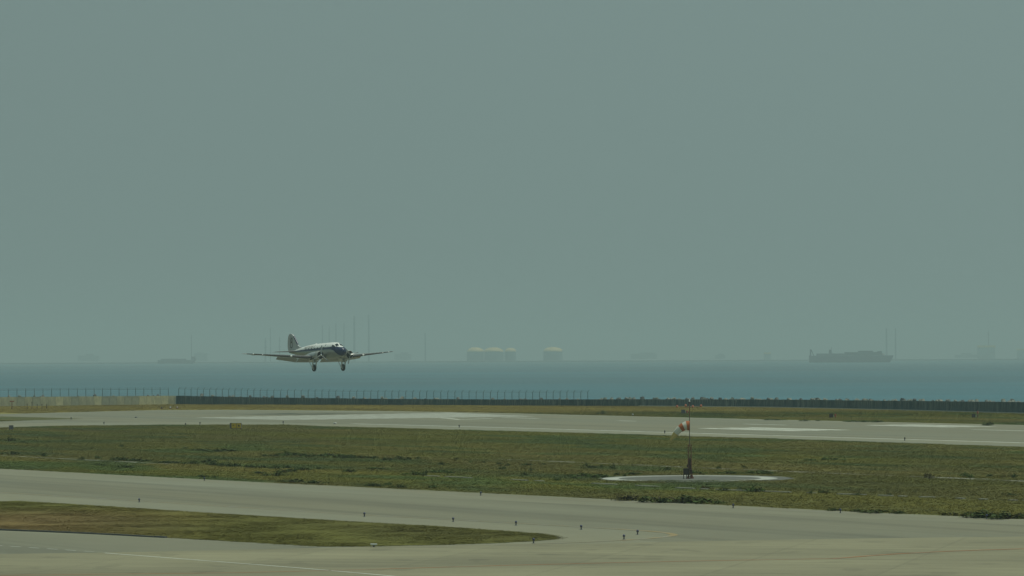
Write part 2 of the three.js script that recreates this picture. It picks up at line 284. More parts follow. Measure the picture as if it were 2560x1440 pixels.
const darkWall = [1, 2, 3, 4, 5].map((k) => wallDirt(0.024 + 0.010 * (k % 3), 0.058 + 0.010 * (k % 3), 0.068 + 0.008 * (k % 3), k, 0.5)), paleWall = [1, 2, 3, 4, 5].map((k) => wallDirt([0.56, 0.52, 0.33, 0.54, 0.42][k - 1], [0.52, 0.48, 0.33, 0.50, 0.40][k - 1], [0.34, 0.31, 0.25, 0.32, 0.28][k - 1], k + 7, 0.3));
const capMat = mat(0.36, 0.36, 0.31, 0.9);
function polyline(pts, values) {                                   // a walk along corner points: position, value and direction at a length
  const len = [0]; for (let i = 1; i < pts.length; i++) len.push(len[i - 1] + pts[i].distanceTo(pts[i - 1]));
  return { total: len.at(-1), at(s) { let i = 1; while (i < pts.length - 1 && len[i] < s) i++; const t = (s - len[i - 1]) / (len[i] - len[i - 1]); return { p: pts[i - 1].clone().lerp(pts[i], t), v: values ? lerp(values[i - 1], values[i], t) : 0, d: pts[i].clone().sub(pts[i - 1]).normalize() }; } };
}
function seaWall(pts, tops, mats, panel, label) {
  const w = thing('sea_wall', pts[0], 0, label, 'wall'), run = polyline(pts, pts.map((p, i) => heightAt(p, tops[i]))), n = Math.round(run.total / panel), off = pts[0];
  for (let k = 0; k < n; k++) {
    const a = run.at(run.total * k / n), b = run.at(run.total * (k + 1) / n), d = b.p.clone().sub(a.p), L = d.length(), h = (a.v + b.v) / 2 + 0.03 * (hash(k, 8) - 0.5), back = V(-d.z, 0, d.x).normalize(); if (back.dot(a.p) < 0) back.negate();
    const m = part('panel', bx(L - 0.03, h + 0.3, 0.34), mats[Math.floor(hash(k, 21) * mats.length)], w), c = a.p.clone().add(b.p).multiplyScalar(0.5).sub(off).addScaledVector(back, 0.17 + 0.02 * hash(k, 5));
    m.position.set(c.x, h / 2 - 0.15, c.z); m.rotation.y = Math.atan2(-d.z, d.x);
  }
  const core = [], coping = [];
  for (let i = 1; i < pts.length; i++) {
    const a = pts[i - 1], b = pts[i], d = b.clone().sub(a), L = d.length(), h = Math.min(run.at(0.001 + 0).v, heightAt(a, tops[i - 1]), heightAt(b, tops[i])), back = V(-d.z, 0, d.x).normalize(); if (back.dot(a) < 0) back.negate();
    core.push(bx(L, h - 0.12 + 6, 0.3).rotateY(Math.atan2(-d.z, d.x)).translate((a.x + b.x) / 2 - off.x + back.x * 0.55, (h - 0.12 - 6) / 2, (a.z + b.z) / 2 - off.z + back.z * 0.55));
  }
  part('wall_core', core, concreteMat, w);
  return { w, run };
}
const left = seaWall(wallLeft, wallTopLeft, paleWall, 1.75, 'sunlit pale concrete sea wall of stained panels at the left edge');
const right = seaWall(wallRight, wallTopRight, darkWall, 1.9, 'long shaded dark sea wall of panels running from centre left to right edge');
{
  const pts = wallRight.slice(4), g = []; // pale footing strip along the foot of the dark wall
  for (let i = 1; i < pts.length; i++) { const a = pts[i - 1], b = pts[i], d = b.clone().sub(a); g.push(bx(d.length(), 0.18, 0.9).rotateY(Math.atan2(-d.z, d.x)).translate((a.x + b.x) / 2 - wallRight[0].x, 0.09, (a.z + b.z) / 2 + 0.35 - wallRight[0].z)); }
  part('footing', g, capMat, right.w);
}
const postMat = mat(0.11, 0.12, 0.12, 0.6, { metalness: 0.3 }), wireMat = mat(0.16, 0.17, 0.17, 0.5, { metalness: 0.4 });
function fence(run, from, to, step, tall, label) {
  const a = run.at(from), f = thing('security_fence', a.p, 0, label, 'fence'), n = Math.round((to - from) / step), tops = [];
  for (let k = 0; k <= n; k++) {
    const q = run.at(from + (to - from) * k / n), back = V(-q.d.z, 0, q.d.x); if (back.dot(q.p) < 0) back.negate();
    const b = q.p.clone().addScaledVector(back, 0.5).sub(a.p), top = V(b.x, q.v + tall, b.z), arm = top.clone().addScaledVector(back, 0.28).add(V(0.12, 0.34, 0));
    part('post', [rod(V(b.x, q.v - 0.3, b.z), top, 0.055), rod(top, arm, 0.04)], postMat, f); tops.push(top, arm);
  }
  const rail = (k0, dy, r) => { const g = []; for (let k = 1; k <= n; k++) g.push(rod(tops[(k - 1) * 2 + k0].clone().add(V(0, dy, 0)), tops[k * 2 + k0].clone().add(V(0, dy, 0)), r, r, 3)); return g; };
  part('top_rail', rail(0, -0.02, 0.028), wireMat, f); part('barbed_wire', [...rail(1, -0.03, 0.008), ...rail(0, 0.2, 0.008)], wireMat, f);
  part('wire', [...rail(0, -0.45, 0.007), ...rail(0, -0.9, 0.007), ...rail(0, -1.3, 0.007)], wireMat, f);
  return f;
}
const lenAt = (run, px) => { let lo = 0, hi = run.total; const inv = camera.matrixWorldInverse; for (let k = 0; k < 40; k++) { const m = (lo + hi) / 2, q = run.at(m).p.clone().applyMatrix4(inv); if (1280 + q.x / -q.z * FOCAL < px) lo = m; else hi = m; } return lo; };
fence(left.run, lenAt(left.run, -120), lenAt(left.run, 424), lenAt(left.run, 324) - lenAt(left.run, 303), 1.38, 'thin post and wire fence above the pale sea wall at left');
fence(right.run, lenAt(right.run, 443), lenAt(right.run, 1466), (lenAt(right.run, 1466) - lenAt(right.run, 443)) / 60, 1.42, 'thin post and wire fence above the dark sea wall, ending right of centre');

// wave breaker blocks that peep over the wall
{
  const blockMats = [mat(0.25, 0.265, 0.22, 0.95), mat(0.18, 0.19, 0.17, 0.95), mat(0.29, 0.285, 0.235, 0.95), mat(0.11, 0.12, 0.115, 0.95)];
  const dirs = [V(0, 1, 0), V(0.943, -0.333, 0), V(-0.471, -0.333, 0.816), V(-0.471, -0.333, -0.816)];
  const geo = mergeGeometries([new THREE.IcosahedronGeometry(0.5, 1), ...dirs.map((d) => rod(V(0, 0, 0), d, 0.46, 0.3, 8).toNonIndexed())].map((g) => { g.deleteAttribute('uv'); return g; }));
  geo.computeVertexNormals();
  function block(run, px, rise, size, label, group) {
    const q = run.at(lenAt(run, px)), back = V(-q.d.z, 0, q.d.x); if (back.dot(q.p) < 0) back.negate();
    const c = q.p.clone().addScaledVector(back, 3.2 + 1.5 * hash(Math.round(px), 4)), m = new THREE.Mesh(geo, blockMats[Math.floor(hash(Math.round(px * 3), 7) * 4)]);
    m.name = numbered('wave_block'); m.scale.setScalar(size); m.rotation.set(rr(0, 6.28), rr(0, 6.28), rr(0, 6.28)); m.position.set(c.x, q.v + rise - size * 0.85, c.z); m.castShadow = m.receiveShadow = true; scene.add(m); tag(m, label, 'concrete block', group);
  }
  const blockTone = ['grey', 'dull grey', 'pale', 'dark'], spot = (x) => x < 1600 ? 'just right of the fence end' : x < 1724 ? 'just left of the windsock mast' : x < 1900 ? 'just right of the windsock mast' : x < 2026 ? 'left of the long ship' : x < 2232 ? 'below the long ship' : x < 2400 ? 'right of the long ship' : 'near the right picture edge';
  for (let x = 1474; x < 2590; x += rr(6, 11)) block(right.run, x, rr(0.02, 0.26), rr(0.8, 1.35), `${blockTone[Math.floor(hash(Math.round(x * 3), 7) * 4)]} wave breaker block above the dark sea wall, ${spot(x)}`, `${blockTone[Math.floor(hash(Math.round(x * 3), 7) * 4)]} wave breaker blocks ${spot(x)}`);
  for (let x = 470; x < 1470; x += rr(22, 46)) block(right.run, x, rr(0.0, 0.38), rr(0.8, 1.2), `${blockTone[Math.floor(hash(Math.round(x * 3), 7) * 4)]} wave breaker block behind the fence, ${x < 760 ? 'left of the landing wheels' : x < 1110 ? 'right of the landing wheels' : 'below the pale domes'}`, `${blockTone[Math.floor(hash(Math.round(x * 3), 7) * 4)]} wave breaker blocks behind the fence ${x < 760 ? 'left of the wheels' : x < 1110 ? 'right of the wheels' : 'below the domes'}`);
  for (const x of [12, 45, 66, 110, 124, 216, 262, 306, 402, 418]) block(left.run, x, rr(0.1, 0.35), rr(0.7, 1.1), 'wave breaker block showing above the pale sea wall at left', 'wave breaker blocks behind the pale wall');
}

// ───────── grass blades and shrubs ─────────
function tuft(n, h, spread) {
  const pos = [], nor = [];
  for (let k = 0; k < n; k++) {
    const a = rr(0, 6.283), r = spread * Math.sqrt(rnd()), x = r * Math.cos(a), z = r * Math.sin(a), t = rr(0, 6.283), w = rr(0.012, 0.03), hh = h * rr(0.5, 1.15), lx = rr(-0.5, 0.5) * hh, lz = rr(-0.5, 0.5) * hh;
    pos.push(x - w * Math.cos(t), 0, z - w * Math.sin(t), x + w * Math.cos(t), 0, z + w * Math.sin(t), x + lx, hh, z + lz);
    for (let q = 0; q < 3; q++) { const v = V(-Math.sin(t) * 0.18 + rr(-0.1, 0.1), 1, Math.cos(t) * 0.18 + rr(-0.1, 0.1)).normalize(); nor.push(v.x, v.y, v.z); }
  }
  const g = new THREE.BufferGeometry(); g.setAttribute('position', new THREE.Float32BufferAttribute(pos, 3)); g.setAttribute('normal', new THREE.Float32BufferAttribute(nor, 3)); return g;
}
const bladeMat = new THREE.MeshPhysicalMaterial({ color: 0xffffff, roughness: 0.85, side: THREE.DoubleSide });
function meadow(name, label, count, x0, x1, z0, z1, ok, height) {
  const geo = tuft(20, 1, 0.5), m = new THREE.InstancedMesh(geo, bladeMat, count), o = new THREE.Object3D(), c = new THREE.Color(); let n = 0;
  for (let tries = 0; n < count && tries < count * 12; tries++) {
    const x = rr(x0, x1), z = rr(z0, z1); if (Math.abs(x) > -z * 0.152 + 2 || !ok(x, z)) continue;
    const t = grassTone(x, z), v = TONE * rr(0.92, 1.14), p = fbm(x / 3, z / 3, 2), h = height * (0.45 + 1.1 * p) * rr(0.7, 1.2), y = rnd();
    o.position.set(x, 0.0, z); o.rotation.y = rr(0, 6.28); o.scale.set(1, h, 1); o.updateMatrix(); m.setMatrixAt(n, o.matrix);
    c.setRGB(t[0] * v * (1 + 0.14 * y), t[1] * v * (1 + 0.07 * y), t[2] * v); m.setColorAt(n++, c);
  }
  m.count = n; m.name = name; m.castShadow = m.receiveShadow = true; m.userData = { kind: 'stuff', label, category: 'grass' }; scene.add(m);
}
const onPavement = (x, z) => (inside(runwayPts, x, z) && !inside(wedgePts, x, z)) || (inside(taxiPts, x, z) && !inside(islandPts, x, z));
const nearLine = (pts, x, z, w) => pts.some((p) => Math.abs(p.x - x) < w * 3 && Math.abs(p.z - z) < w * 3 && Math.hypot(p.x - x, p.z - z) < w);
const inRing = (x, z) => { const dx = x - sockBase.x, dz = z - sockBase.z; return Math.hypot((dx - 0.5) / 7.8, dz / 8.6) < 1 && !(dz > 4.4 + 0.5 * Math.sin(x * 2)); };
const behindWall = (x, z) => { for (let i = 1; i < wallAll.length; i++) { const a = wallAll[i - 1], b = wallAll[i]; if (x >= a.x && x <= b.x) return z < lerp(a.z, b.z, (x - a.x) / (b.x - a.x)) + 0.4; } return true; };
const wallAll = [...wallLeft, ...wallRight.slice(1)];
meadow('field_grass', 'rough olive green grass covering the field between taxiway and runway', 110000, -95, 90, -560, -190, (x, z) => !onPavement(x, z) && !inside(islandPts, x, z) && !inRing(x, z), 0.085);
meadow('verge_grass', 'dry brownish grass strip between the runway and the sea wall', 42000, -112, 105, -745, -555, (x, z) => across(x, z) > across(runwayPts[7].x, runwayPts[7].z) - 60 && !onPavement(x, z) && !behindWall(x, z) && z < -560, 0.13);
meadow('island_grass', 'short yellow green mown grass on the island beside the taxiway', 26000, -45, 8, -260, -180, (x, z) => inside(islandPts, x, z), 0.04);

{
  function leaves(n) {                                             // a ragged clump: several lobes of different height, small leaves of uneven tone
    const pos = [], nor = [], col = [], lobes = [];
    for (let k = 0; k < 7; k++) { const a = rr(0, 6.283), d = 0.42 * Math.sqrt(rnd()); lobes.push([d * Math.cos(a), d * Math.sin(a), rr(0.14, 0.30), rr(0.4, 1) * (1 - d * 0.9)]); }
    for (let k = 0; k < n; k++) {
      const [lx, lz, lr, lh] = lobes[k % 7], a = rr(0, 6.283), y = Math.pow(rnd(), 0.75), r = lr * Math.sqrt(rnd()) * (1.05 - 0.6 * y * y) * (y > 0.9 ? 0.4 : 1);
      const c = V(lx + r * Math.cos(a), y * lh, lz + r * Math.sin(a)), s = rr(0.02, 0.055), e = V(rr(-1, 1), rr(-0.4, 1.2), rr(-1, 1)).normalize(), f = V(rr(-1, 1), rr(-1, 1), rr(-1, 1)).cross(e).normalize(), nn = V(c.x * 0.7 + rr(-0.35, 0.35), 0.7, c.z * 0.7 + rr(-0.35, 0.35)).normalize(), t = rr(0.6, 1.5);
      for (const [p, q] of [[-1, -0.4], [1, -0.4], [0, 1.1]]) { const v = c.clone().addScaledVector(e, q * s * 1.5).addScaledVector(f, p * s * 0.7); pos.push(v.x, Math.max(0, v.y), v.z); nor.push(nn.x, nn.y, nn.z); col.push(t * 1.05, t, t * 0.9); }
    }
    const g = new THREE.BufferGeometry(); g.setAttribute('position', new THREE.Float32BufferAttribute(pos, 3)); g.setAttribute('normal', new THREE.Float32BufferAttribute(nor, 3)); g.setAttribute('color', new THREE.Float32BufferAttribute(col, 3)); return g;
  }
  const leafGeo = [leaves(640), leaves(720), leaves(580), leaves(760), leaves(600), leaves(680)];
  const stemGeo = mergeGeometries([0, 1, 2, 3].map((k) => rod(V(0, -0.1, 0), V(0.25 * Math.cos(k * 1.7), 0.7, 0.25 * Math.sin(k * 1.7)), 0.03, 0.012, 5)));
  const stemMat = mat(0.07, 0.055, 0.035, 0.9), leafMats = { d: mat(0.072, 0.112, 0.026, 1), g: mat(0.082, 0.145, 0.028, 1), b: mat(0.105, 0.098, 0.030, 1), y: mat(0.16, 0.165, 0.03, 1) };
  for (const m of Object.values(leafMats)) { m.side = THREE.DoubleSide; m.vertexColors = true; }
  const tone = { d: 'dark green', g: 'bright green', b: 'brownish', y: 'yellow green' };
  let i = 0;
  function shrub(px, py, w, h, k, label, group) {
    const p = P(px, py + 1), depth = -p.z, s = depth / FOCAL, g = thing('shrub', p, rr(-0.4, 0.4) + (i % 2) * Math.PI, label, 'shrub', group), f = part('foliage', leafGeo[i % 6], leafMats[k], g), t = part('stem', stemGeo, stemMat, g);
    const W = w * s * rr(1.4, 2.0), H = h * s * rr(0.95, 1.35) + 0.08; f.scale.set(W, H, Math.max(W, 1.2) * rr(0.9, 1.5)); t.scale.set(W, H * 0.8, W); i++; return g;
  }
  const auto = (list, where, group) => { for (const [x, y, w, h, k] of list) shrub(x, y, w, h, k, `${w > 26 ? 'wide' : w < 11 ? 'tiny' : 'small'} ${tone[k]} shrub ${where}`, `${w > 26 ? 'wide' : w < 11 ? 'tiny' : 'small'} ${tone[k]} shrubs ${group}`); };
  // those that stand out
  shrub(1575, 1250, 52, 19, 'b', 'brownish rounded shrub at taxiway edge, left of the big dark bushes');
  shrub(1652, 1255, 66, 22, 'd', 'big dark green bush at taxiway edge, below left of the windsock');
  shrub(1705, 1256, 60, 22, 'd', 'big dark green bush at taxiway edge, directly below the windsock');
  shrub(1748, 1257, 42, 15, 'g', 'medium green bush at taxiway edge, right of the big dark bushes');
  shrub(1797, 1259, 24, 10, 'g', 'low green shrub at taxiway edge, right end of the bush row below the windsock');
  shrub(1890, 1229, 40, 14, 'g', 'bright green rounded shrub in front of the right end of the white ring');
  shrub(1672, 1175, 15, 13, 'd', 'dark shrub just left of the windsock mast base');
  shrub(2324, 1195, 14, 17, 'b', 'brownish shrub standing at the left end of the pale drain strip');
  shrub(1505, 1035, 13, 11, 'd', 'lone dark green shrub in the dry strip beyond the runway, right of the fence end');
  shrub(2470, 1063, 18, 11, 'd', 'pointed dark shrub at far runway edge near the right picture edge');
  shrub(2455, 1293, 62, 18, 'd', 'dark wide bush at taxiway edge near the right picture corner');
  shrub(2525, 1296, 76, 18, 'd', 'dark wide bush at taxiway edge cut by the right picture edge');
  shrub(2248, 1283, 26, 11, 'd', 'dark low shrub at taxiway edge, alone between two stretches of green');
  shrub(2385, 1288, 32, 12, 'y', 'yellow green shrub at taxiway edge, left of the dark corner bushes');
  shrub(1465, 1165, 8, 11, 'd', 'narrow dark shrub at the right end of the pale drain strip left of the windsock');
  shrub(1062, 1189, 9, 15, 'd', 'tall narrow dark shrub in the middle of the grass field');
  shrub(1107, 1161, 17, 10, 'd', 'dark shrub standing alone right of the long hedge');
  shrub(617, 1168, 9, 10, 'd', 'small nearly black shrub left of the long hedge, low in the field');
  shrub(305, 1116, 8, 8, 'd', 'lone dark shrub in the upper left of the grass field');
  // the hedge-like row below the aeroplane
  for (let k = 0; k < 9; k++) shrub(690 + k * 22 + rr(-9, 9), 1139 + k * 0.7 + rr(-3, 3), rr(22, 44), rr(6, 12), k % 3 ? 'g' : 'd', 'low green shrub in the long hedge below the aeroplane', 'shrubs of the long hedge below the aeroplane');
  auto([[870, 1144, 48, 9, 'd'], [905, 1145, 24, 8, 'd'], [935, 1145, 24, 8, 'd'], [975, 1150, 20, 9, 'd'], [997, 1147, 14, 9, 'd'], [1015, 1150, 16, 9, 'd'], [1046, 1147, 9, 8, 'd']], 'at the right end of the long hedge', 'right of the long hedge');
  auto([[123, 1105, 7, 6, 'd'], [60, 1106, 11, 7, 'd'], [175, 1105, 5, 5, 'd'], [22, 1102, 30, 8, 'd'], [545, 1128, 60, 7, 'd'], [505, 1126, 40, 6, 'd'], [585, 1128, 20, 7, 'd'], [465, 1121, 14, 6, 'd']], 'high in the left part of the grass field', 'in the upper left field');
  auto([[112, 1141, 14, 12, 'd'], [30, 1136, 40, 9, 'd'], [288, 1150, 18, 12, 'd'], [312, 1151, 28, 10, 'd'], [340, 1152, 26, 10, 'd'], [365, 1153, 28, 9, 'd'], [247, 1146, 12, 10, 'g'], [205, 1149, 10, 7, 'd'], [245, 1163, 14, 6, 'd'], [262, 1165, 14, 6, 'd'], [318, 1169, 30, 8, 'd'], [410, 1157, 30, 8, 'd']], 'in the left part of the grass field above the taxiway', 'in the lower left field');
  auto([[440, 1158, 28, 10, 'd'], [478, 1160, 26, 8, 'd'], [512, 1156, 40, 10, 'd'], [536, 1162, 30, 9, 'd'], [562, 1165, 30, 10, 'd'], [590, 1166, 34, 12, 'd'], [655, 1169, 30, 9, 'd'], [690, 1172, 24, 9, 'd'], [716, 1180, 34, 11, 'd'], [722, 1170, 24, 11, 'd'], [760, 1175, 26, 9, 'd'], [798, 1173, 12, 8, 'd'], [652, 1184, 26, 9, 'd'], [690, 1189, 34, 10, 'd'], [730, 1205, 34, 9, 'd'], [790, 1208, 40, 8, 'd'], [508, 1192, 24, 7, 'g'], [540, 1194, 14, 7, 'g']], 'between the long hedge and the taxiway', 'between the long hedge and the taxiway');
  auto([[955, 1173, 46, 7, 'g'], [1036, 1187, 34, 9, 'g'], [1098, 1181, 30, 8, 'g'], [1130, 1183, 22, 7, 'g'], [876, 1180, 22, 9, 'd'], [925, 1215, 16, 11, 'd'], [945, 1216, 18, 11, 'd'], [998, 1219, 24, 10, 'd'], [970, 1212, 14, 8, 'g'], [1085, 1219, 20, 8, 'g']], 'in the middle of the field above the taxiway', 'in the middle of the lower field');
  auto([[1143, 1149, 8, 6, 'd'], [1211, 1156, 6, 6, 'd'], [1250, 1161, 9, 10, 'd'], [1270, 1164, 7, 8, 'd'], [1256, 1173, 16, 9, 'd'], [1178, 1156, 10, 6, 'g'], [1320, 1163, 18, 8, 'd'], [1360, 1161, 7, 6, 'd'], [1486, 1169, 20, 9, 'd'], [1501, 1168, 11, 8, 'd'], [1531, 1170, 10, 10, 'd'], [1329, 1176, 7, 8, 'd'], [1313, 1188, 9, 9, 'd']], 'scattered right of the hedge, near the pale drain strip', 'near the pale drain strip');
  auto([[1396, 1201, 14, 10, 'g'], [1440, 1196, 14, 8, 'g'], [1455, 1189, 36, 7, 'g'], [1490, 1192, 44, 8, 'g'], [1545, 1187, 14, 9, 'd'], [1586, 1186, 34, 7, 'g'], [1563, 1190, 8, 8, 'd']], 'left of and behind the white ring', 'left of the white ring');
  auto([[1748, 1184, 22, 9, 'g'], [1822, 1184, 34, 6, 'g'], [1893, 1183, 44, 9, 'g'], [1925, 1184, 24, 7, 'g'], [1798, 1171, 9, 7, 'd'], [1860, 1168, 5, 6, 'd'], [1770, 1222, 16, 9, 'b'], [1811, 1227, 16, 10, 'd'], [1849, 1225, 9, 9, 'd'], [2028, 1234, 8, 11, 'd'], [2062, 1232, 22, 8, 'd'], [2030, 1151, 24, 7, 'g'], [2085, 1150, 40, 9, 'g']], 'right of the windsock mast around the ring', 'right of the windsock mast');
  auto([[2410, 1191, 11, 10, 'g'], [2425, 1194, 8, 11, 'g'], [2478, 1192, 18, 10, 'd'], [2508, 1192, 14, 7, 'y'], [2535, 1193, 16, 12, 'd'], [2532, 1239, 6, 9, 'd'], [2141, 1238, 12, 5, 'd'], [2185, 1281, 46, 8, 'd'], [2145, 1278, 30, 7, 'd'], [2090, 1276, 30, 7, 'd'], [2225, 1239, 8, 9, 'd']], 'near the right picture edge in the grass field', 'near the right picture edge');
  auto([[1940, 1049.5, 26, 5, 'g'], [2012, 1052, 18, 5, 'd'], [2125, 1053.5, 26, 5, 'g'], [2160, 1054, 30, 6, 'g'], [2195, 1054.5, 28, 7, 'g'], [2046, 1051.5, 10, 4, 'd']], 'low along the far edge of the runway', 'along the far runway edge');
}

// ───────── windsock mast ─────────
{
  const red = mat(0.20, 0.075, 0.045, 0.6), dark = mat(0.075, 0.055, 0.045, 0.6), orange = new THREE.MeshStandardMaterial({ color: new THREE.Color().setRGB(0.44, 0.13, 0.045), roughness: 0.85, side: THREE.DoubleSide }), cloth = new THREE.MeshStandardMaterial({ color: new THREE.Color().setRGB(0.66, 0.64, 0.54), roughness: 0.9, side: THREE.DoubleSide }), yellowed = new THREE.MeshStandardMaterial({ color: new THREE.Color().setRGB(0.58, 0.44, 0.16), roughness: 0.9, side: THREE.DoubleSide });
  const k = -sockBase.z / FOCAL, T = (px, py, dz = 0) => V((px - 1724.5) * k, (1196.5 - py) * k, dz);
  const w = thing('windsock', sockBase, 0, 'orange and white windsock drooping from a rusty red mast in a white ring', 'windsock');
  const lat = [], r = 0.13, h0 = 0.02, h1 = (1196.5 - 1112) * k;
  for (const [a, b] of [[-1, -1], [1, -1], [1, 1], [-1, 1]]) lat.push(rod(V(a * r, h0, b * r), V(a * r * 0.9, h1, b * r * 0.9), 0.025));
  const n = 9; for (let i = 0; i < n; i++) { const y0 = lerp(h0, h1, i / n), y1 = lerp(h0, h1, (i + 1) / n), s = i % 2 ? 1 : -1; for (const b of [-1, 1]) { lat.push(rod(V(-s * r, y0, b * r), V(s * r, y1, b * r), 0.016, 0.016, 4), rod(V(b * r, y0, -s * r), V(b * r, y1, s * r), 0.016, 0.016, 4), rod(V(-r, y1, b * r), V(r, y1, b * r), 0.016, 0.016, 4)); } }
  part('lattice_mast', lat, red, w);
  part('access_panel', [bx(0.24, 0.9, 0.2, 0.01, 1.15, 0), bx(0.09, 0.22, 0.1, -0.19, 1.0, 0)], dark, w);
  part('base_plate', [bx(0.5, 0.06, 0.5, 0, 0.03, 0), rod(V(0.05, 0.5, 0), V(0.32, 0.02, 0.1), 0.03), rod(V(-0.05, 0.5, 0), V(-0.22, 0.02, 0.2), 0.03), bx(0.2, 0.25, 0.2, 0.12, 0.15, 0.05)], red, w);
  part('pole', [rod(V(0, h1 - 0.1, 0), T(1724.5, 1040), 0.034, 0.03, 8)], mat(0.16, 0.12, 0.10, 0.5), w);
  part('upper_pole', [rod(T(1724.5, 1040), T(1724.5, 1007), 0.03, 0.028, 8)], red, w);
  const lampY = 1016;
  for (const [px, dz, py] of [[1693, 0.35, 1016.5], [1716.5, -0.9, 1014.8], [1731.5, 0.9, 1016.6], [1754, -0.35, 1015.5]]) {
    const c = T(px, py, dz), a = part('lamp_arm', [rod(T(1724.5, lampY + 2), c, 0.014, 0.012, 5)], red, w);
    part('lamp', [new THREE.SphereGeometry(0.085, 10, 8).scale(1.1, 1, 1.1).translate(c.x, c.y, c.z), new THREE.CylinderGeometry(0.05, 0.09, 0.1, 10).translate(c.x, c.y + 0.08, c.z)], mat(0.55, 0.20, 0.12, 0.45), a);
  }
  const bea = part('beacon', [new THREE.CylinderGeometry(0.06, 0.075, 0.12, 12).translate(0, (1196.5 - 1005.5) * k, 0)], dark, w);
  part('beacon_glass', [new THREE.CylinderGeometry(0.035, 0.07, 0.15, 12).translate(0, (1196.5 - 1002) * k, 0), new THREE.SphereGeometry(0.036, 10, 8).translate(0, (1196.5 - 999.6) * k, 0)], mat(0.72, 0.74, 0.70, 0.25), bea);
  // the sock: a cloth tube that hangs to the lower left, mouth held by a hoop at the pole
  const path = new THREE.CatmullRomCurve3([T(1724.5, 1064.5, 0), T(1717, 1064.5, 0.03), T(1708, 1067.5, 0.05), T(1699, 1073.5, 0.06), T(1691, 1082, 0.06), T(1683.5, 1091.5, 0.05), T(1676, 1101.5, 0.04)]);
  const rad = [12.0, 11.6, 10.2, 8.6, 7.2, 5.0, 1.6], flat = [1, 1, 0.95, 0.85, 0.75, 0.5, 0.25], M = 18, ring = (t, a) => {
    const p = path.getPoint(t), d = path.getTangent(t), side = V(0, 0, 1), up = side.clone().cross(d).normalize().negate(), q = t * 6, i = Math.min(5, Math.floor(q)), f = q - i, R = lerp(rad[i], rad[i + 1], f) * k * (1 + 0.05 * Math.sin(a * 3 + t * 9) * (0.3 + t)), fl = lerp(flat[i], flat[i + 1], f);
    return p.addScaledVector(up, R * Math.cos(a)).addScaledVector(side, R * fl * Math.sin(a));
  };
  const band = (t0, t1, m, label) => {
    const pos = [], ix = [], st = 6;
    for (let i = 0; i <= st; i++) for (let j = 0; j <= M; j++) { const p = ring(lerp(t0, t1, i / st), j / M * 2 * Math.PI); pos.push(p.x, p.y, p.z); if (i && j) { const a = (i - 1) * (M + 1) + j - 1, b = i * (M + 1) + j - 1; ix.push(a, b, a + 1, b, b + 1, a + 1); } }
    const g = new THREE.BufferGeometry(); g.setAttribute('position', new THREE.Float32BufferAttribute(pos, 3)); g.setIndex(ix); g.computeVertexNormals(); const q = part('sock_band', g, m, w); if (label) q.userData.label = label;
  };
  band(0, 0.17, orange, 'orange band at the mouth'); band(0.17, 0.31, cloth); band(0.31, 0.46, orange); band(0.46, 0.70, cloth); band(0.70, 0.86, yellowed, 'faded yellow orange band'); band(0.86, 1, yellowed, 'faded limp tip');
  const hoop = []; for (let j = 0; j < 18; j++) hoop.push(rod(ring(0, j / 18 * 6.2832), ring(0, (j + 1) / 18 * 6.2832), 0.014, 0.014, 5)); part('hoop', hoop, dark, w);

  const c = thing('equipment_cabinet', P(1716, 1197), 0, 'dark brown cabinet on legs beside the foot of the windsock mast', 'cabinet');
  part('cabinet_box', [bx(0.46, 0.46, 0.3, 0, 0.56, 0), bx(0.5, 0.03, 0.34, 0, 0.805, 0)], mat(0.045, 0.032, 0.024, 0.7), c);
  part('cabinet_box', [bx(0.2, 0.34, 0.24, 0.36, 0.56, 0.02)], mat(0.075, 0.04, 0.03, 0.7), c);
  for (const x of [-0.21, 0.02, 0.2]) part('leg', [bx(0.06, 0.36, 0.06, x, 0.17, 0), bx(0.12, 0.03, 0.12, x, 0.015, 0)], mat(0.05, 0.04, 0.035, 0.7), c);
}

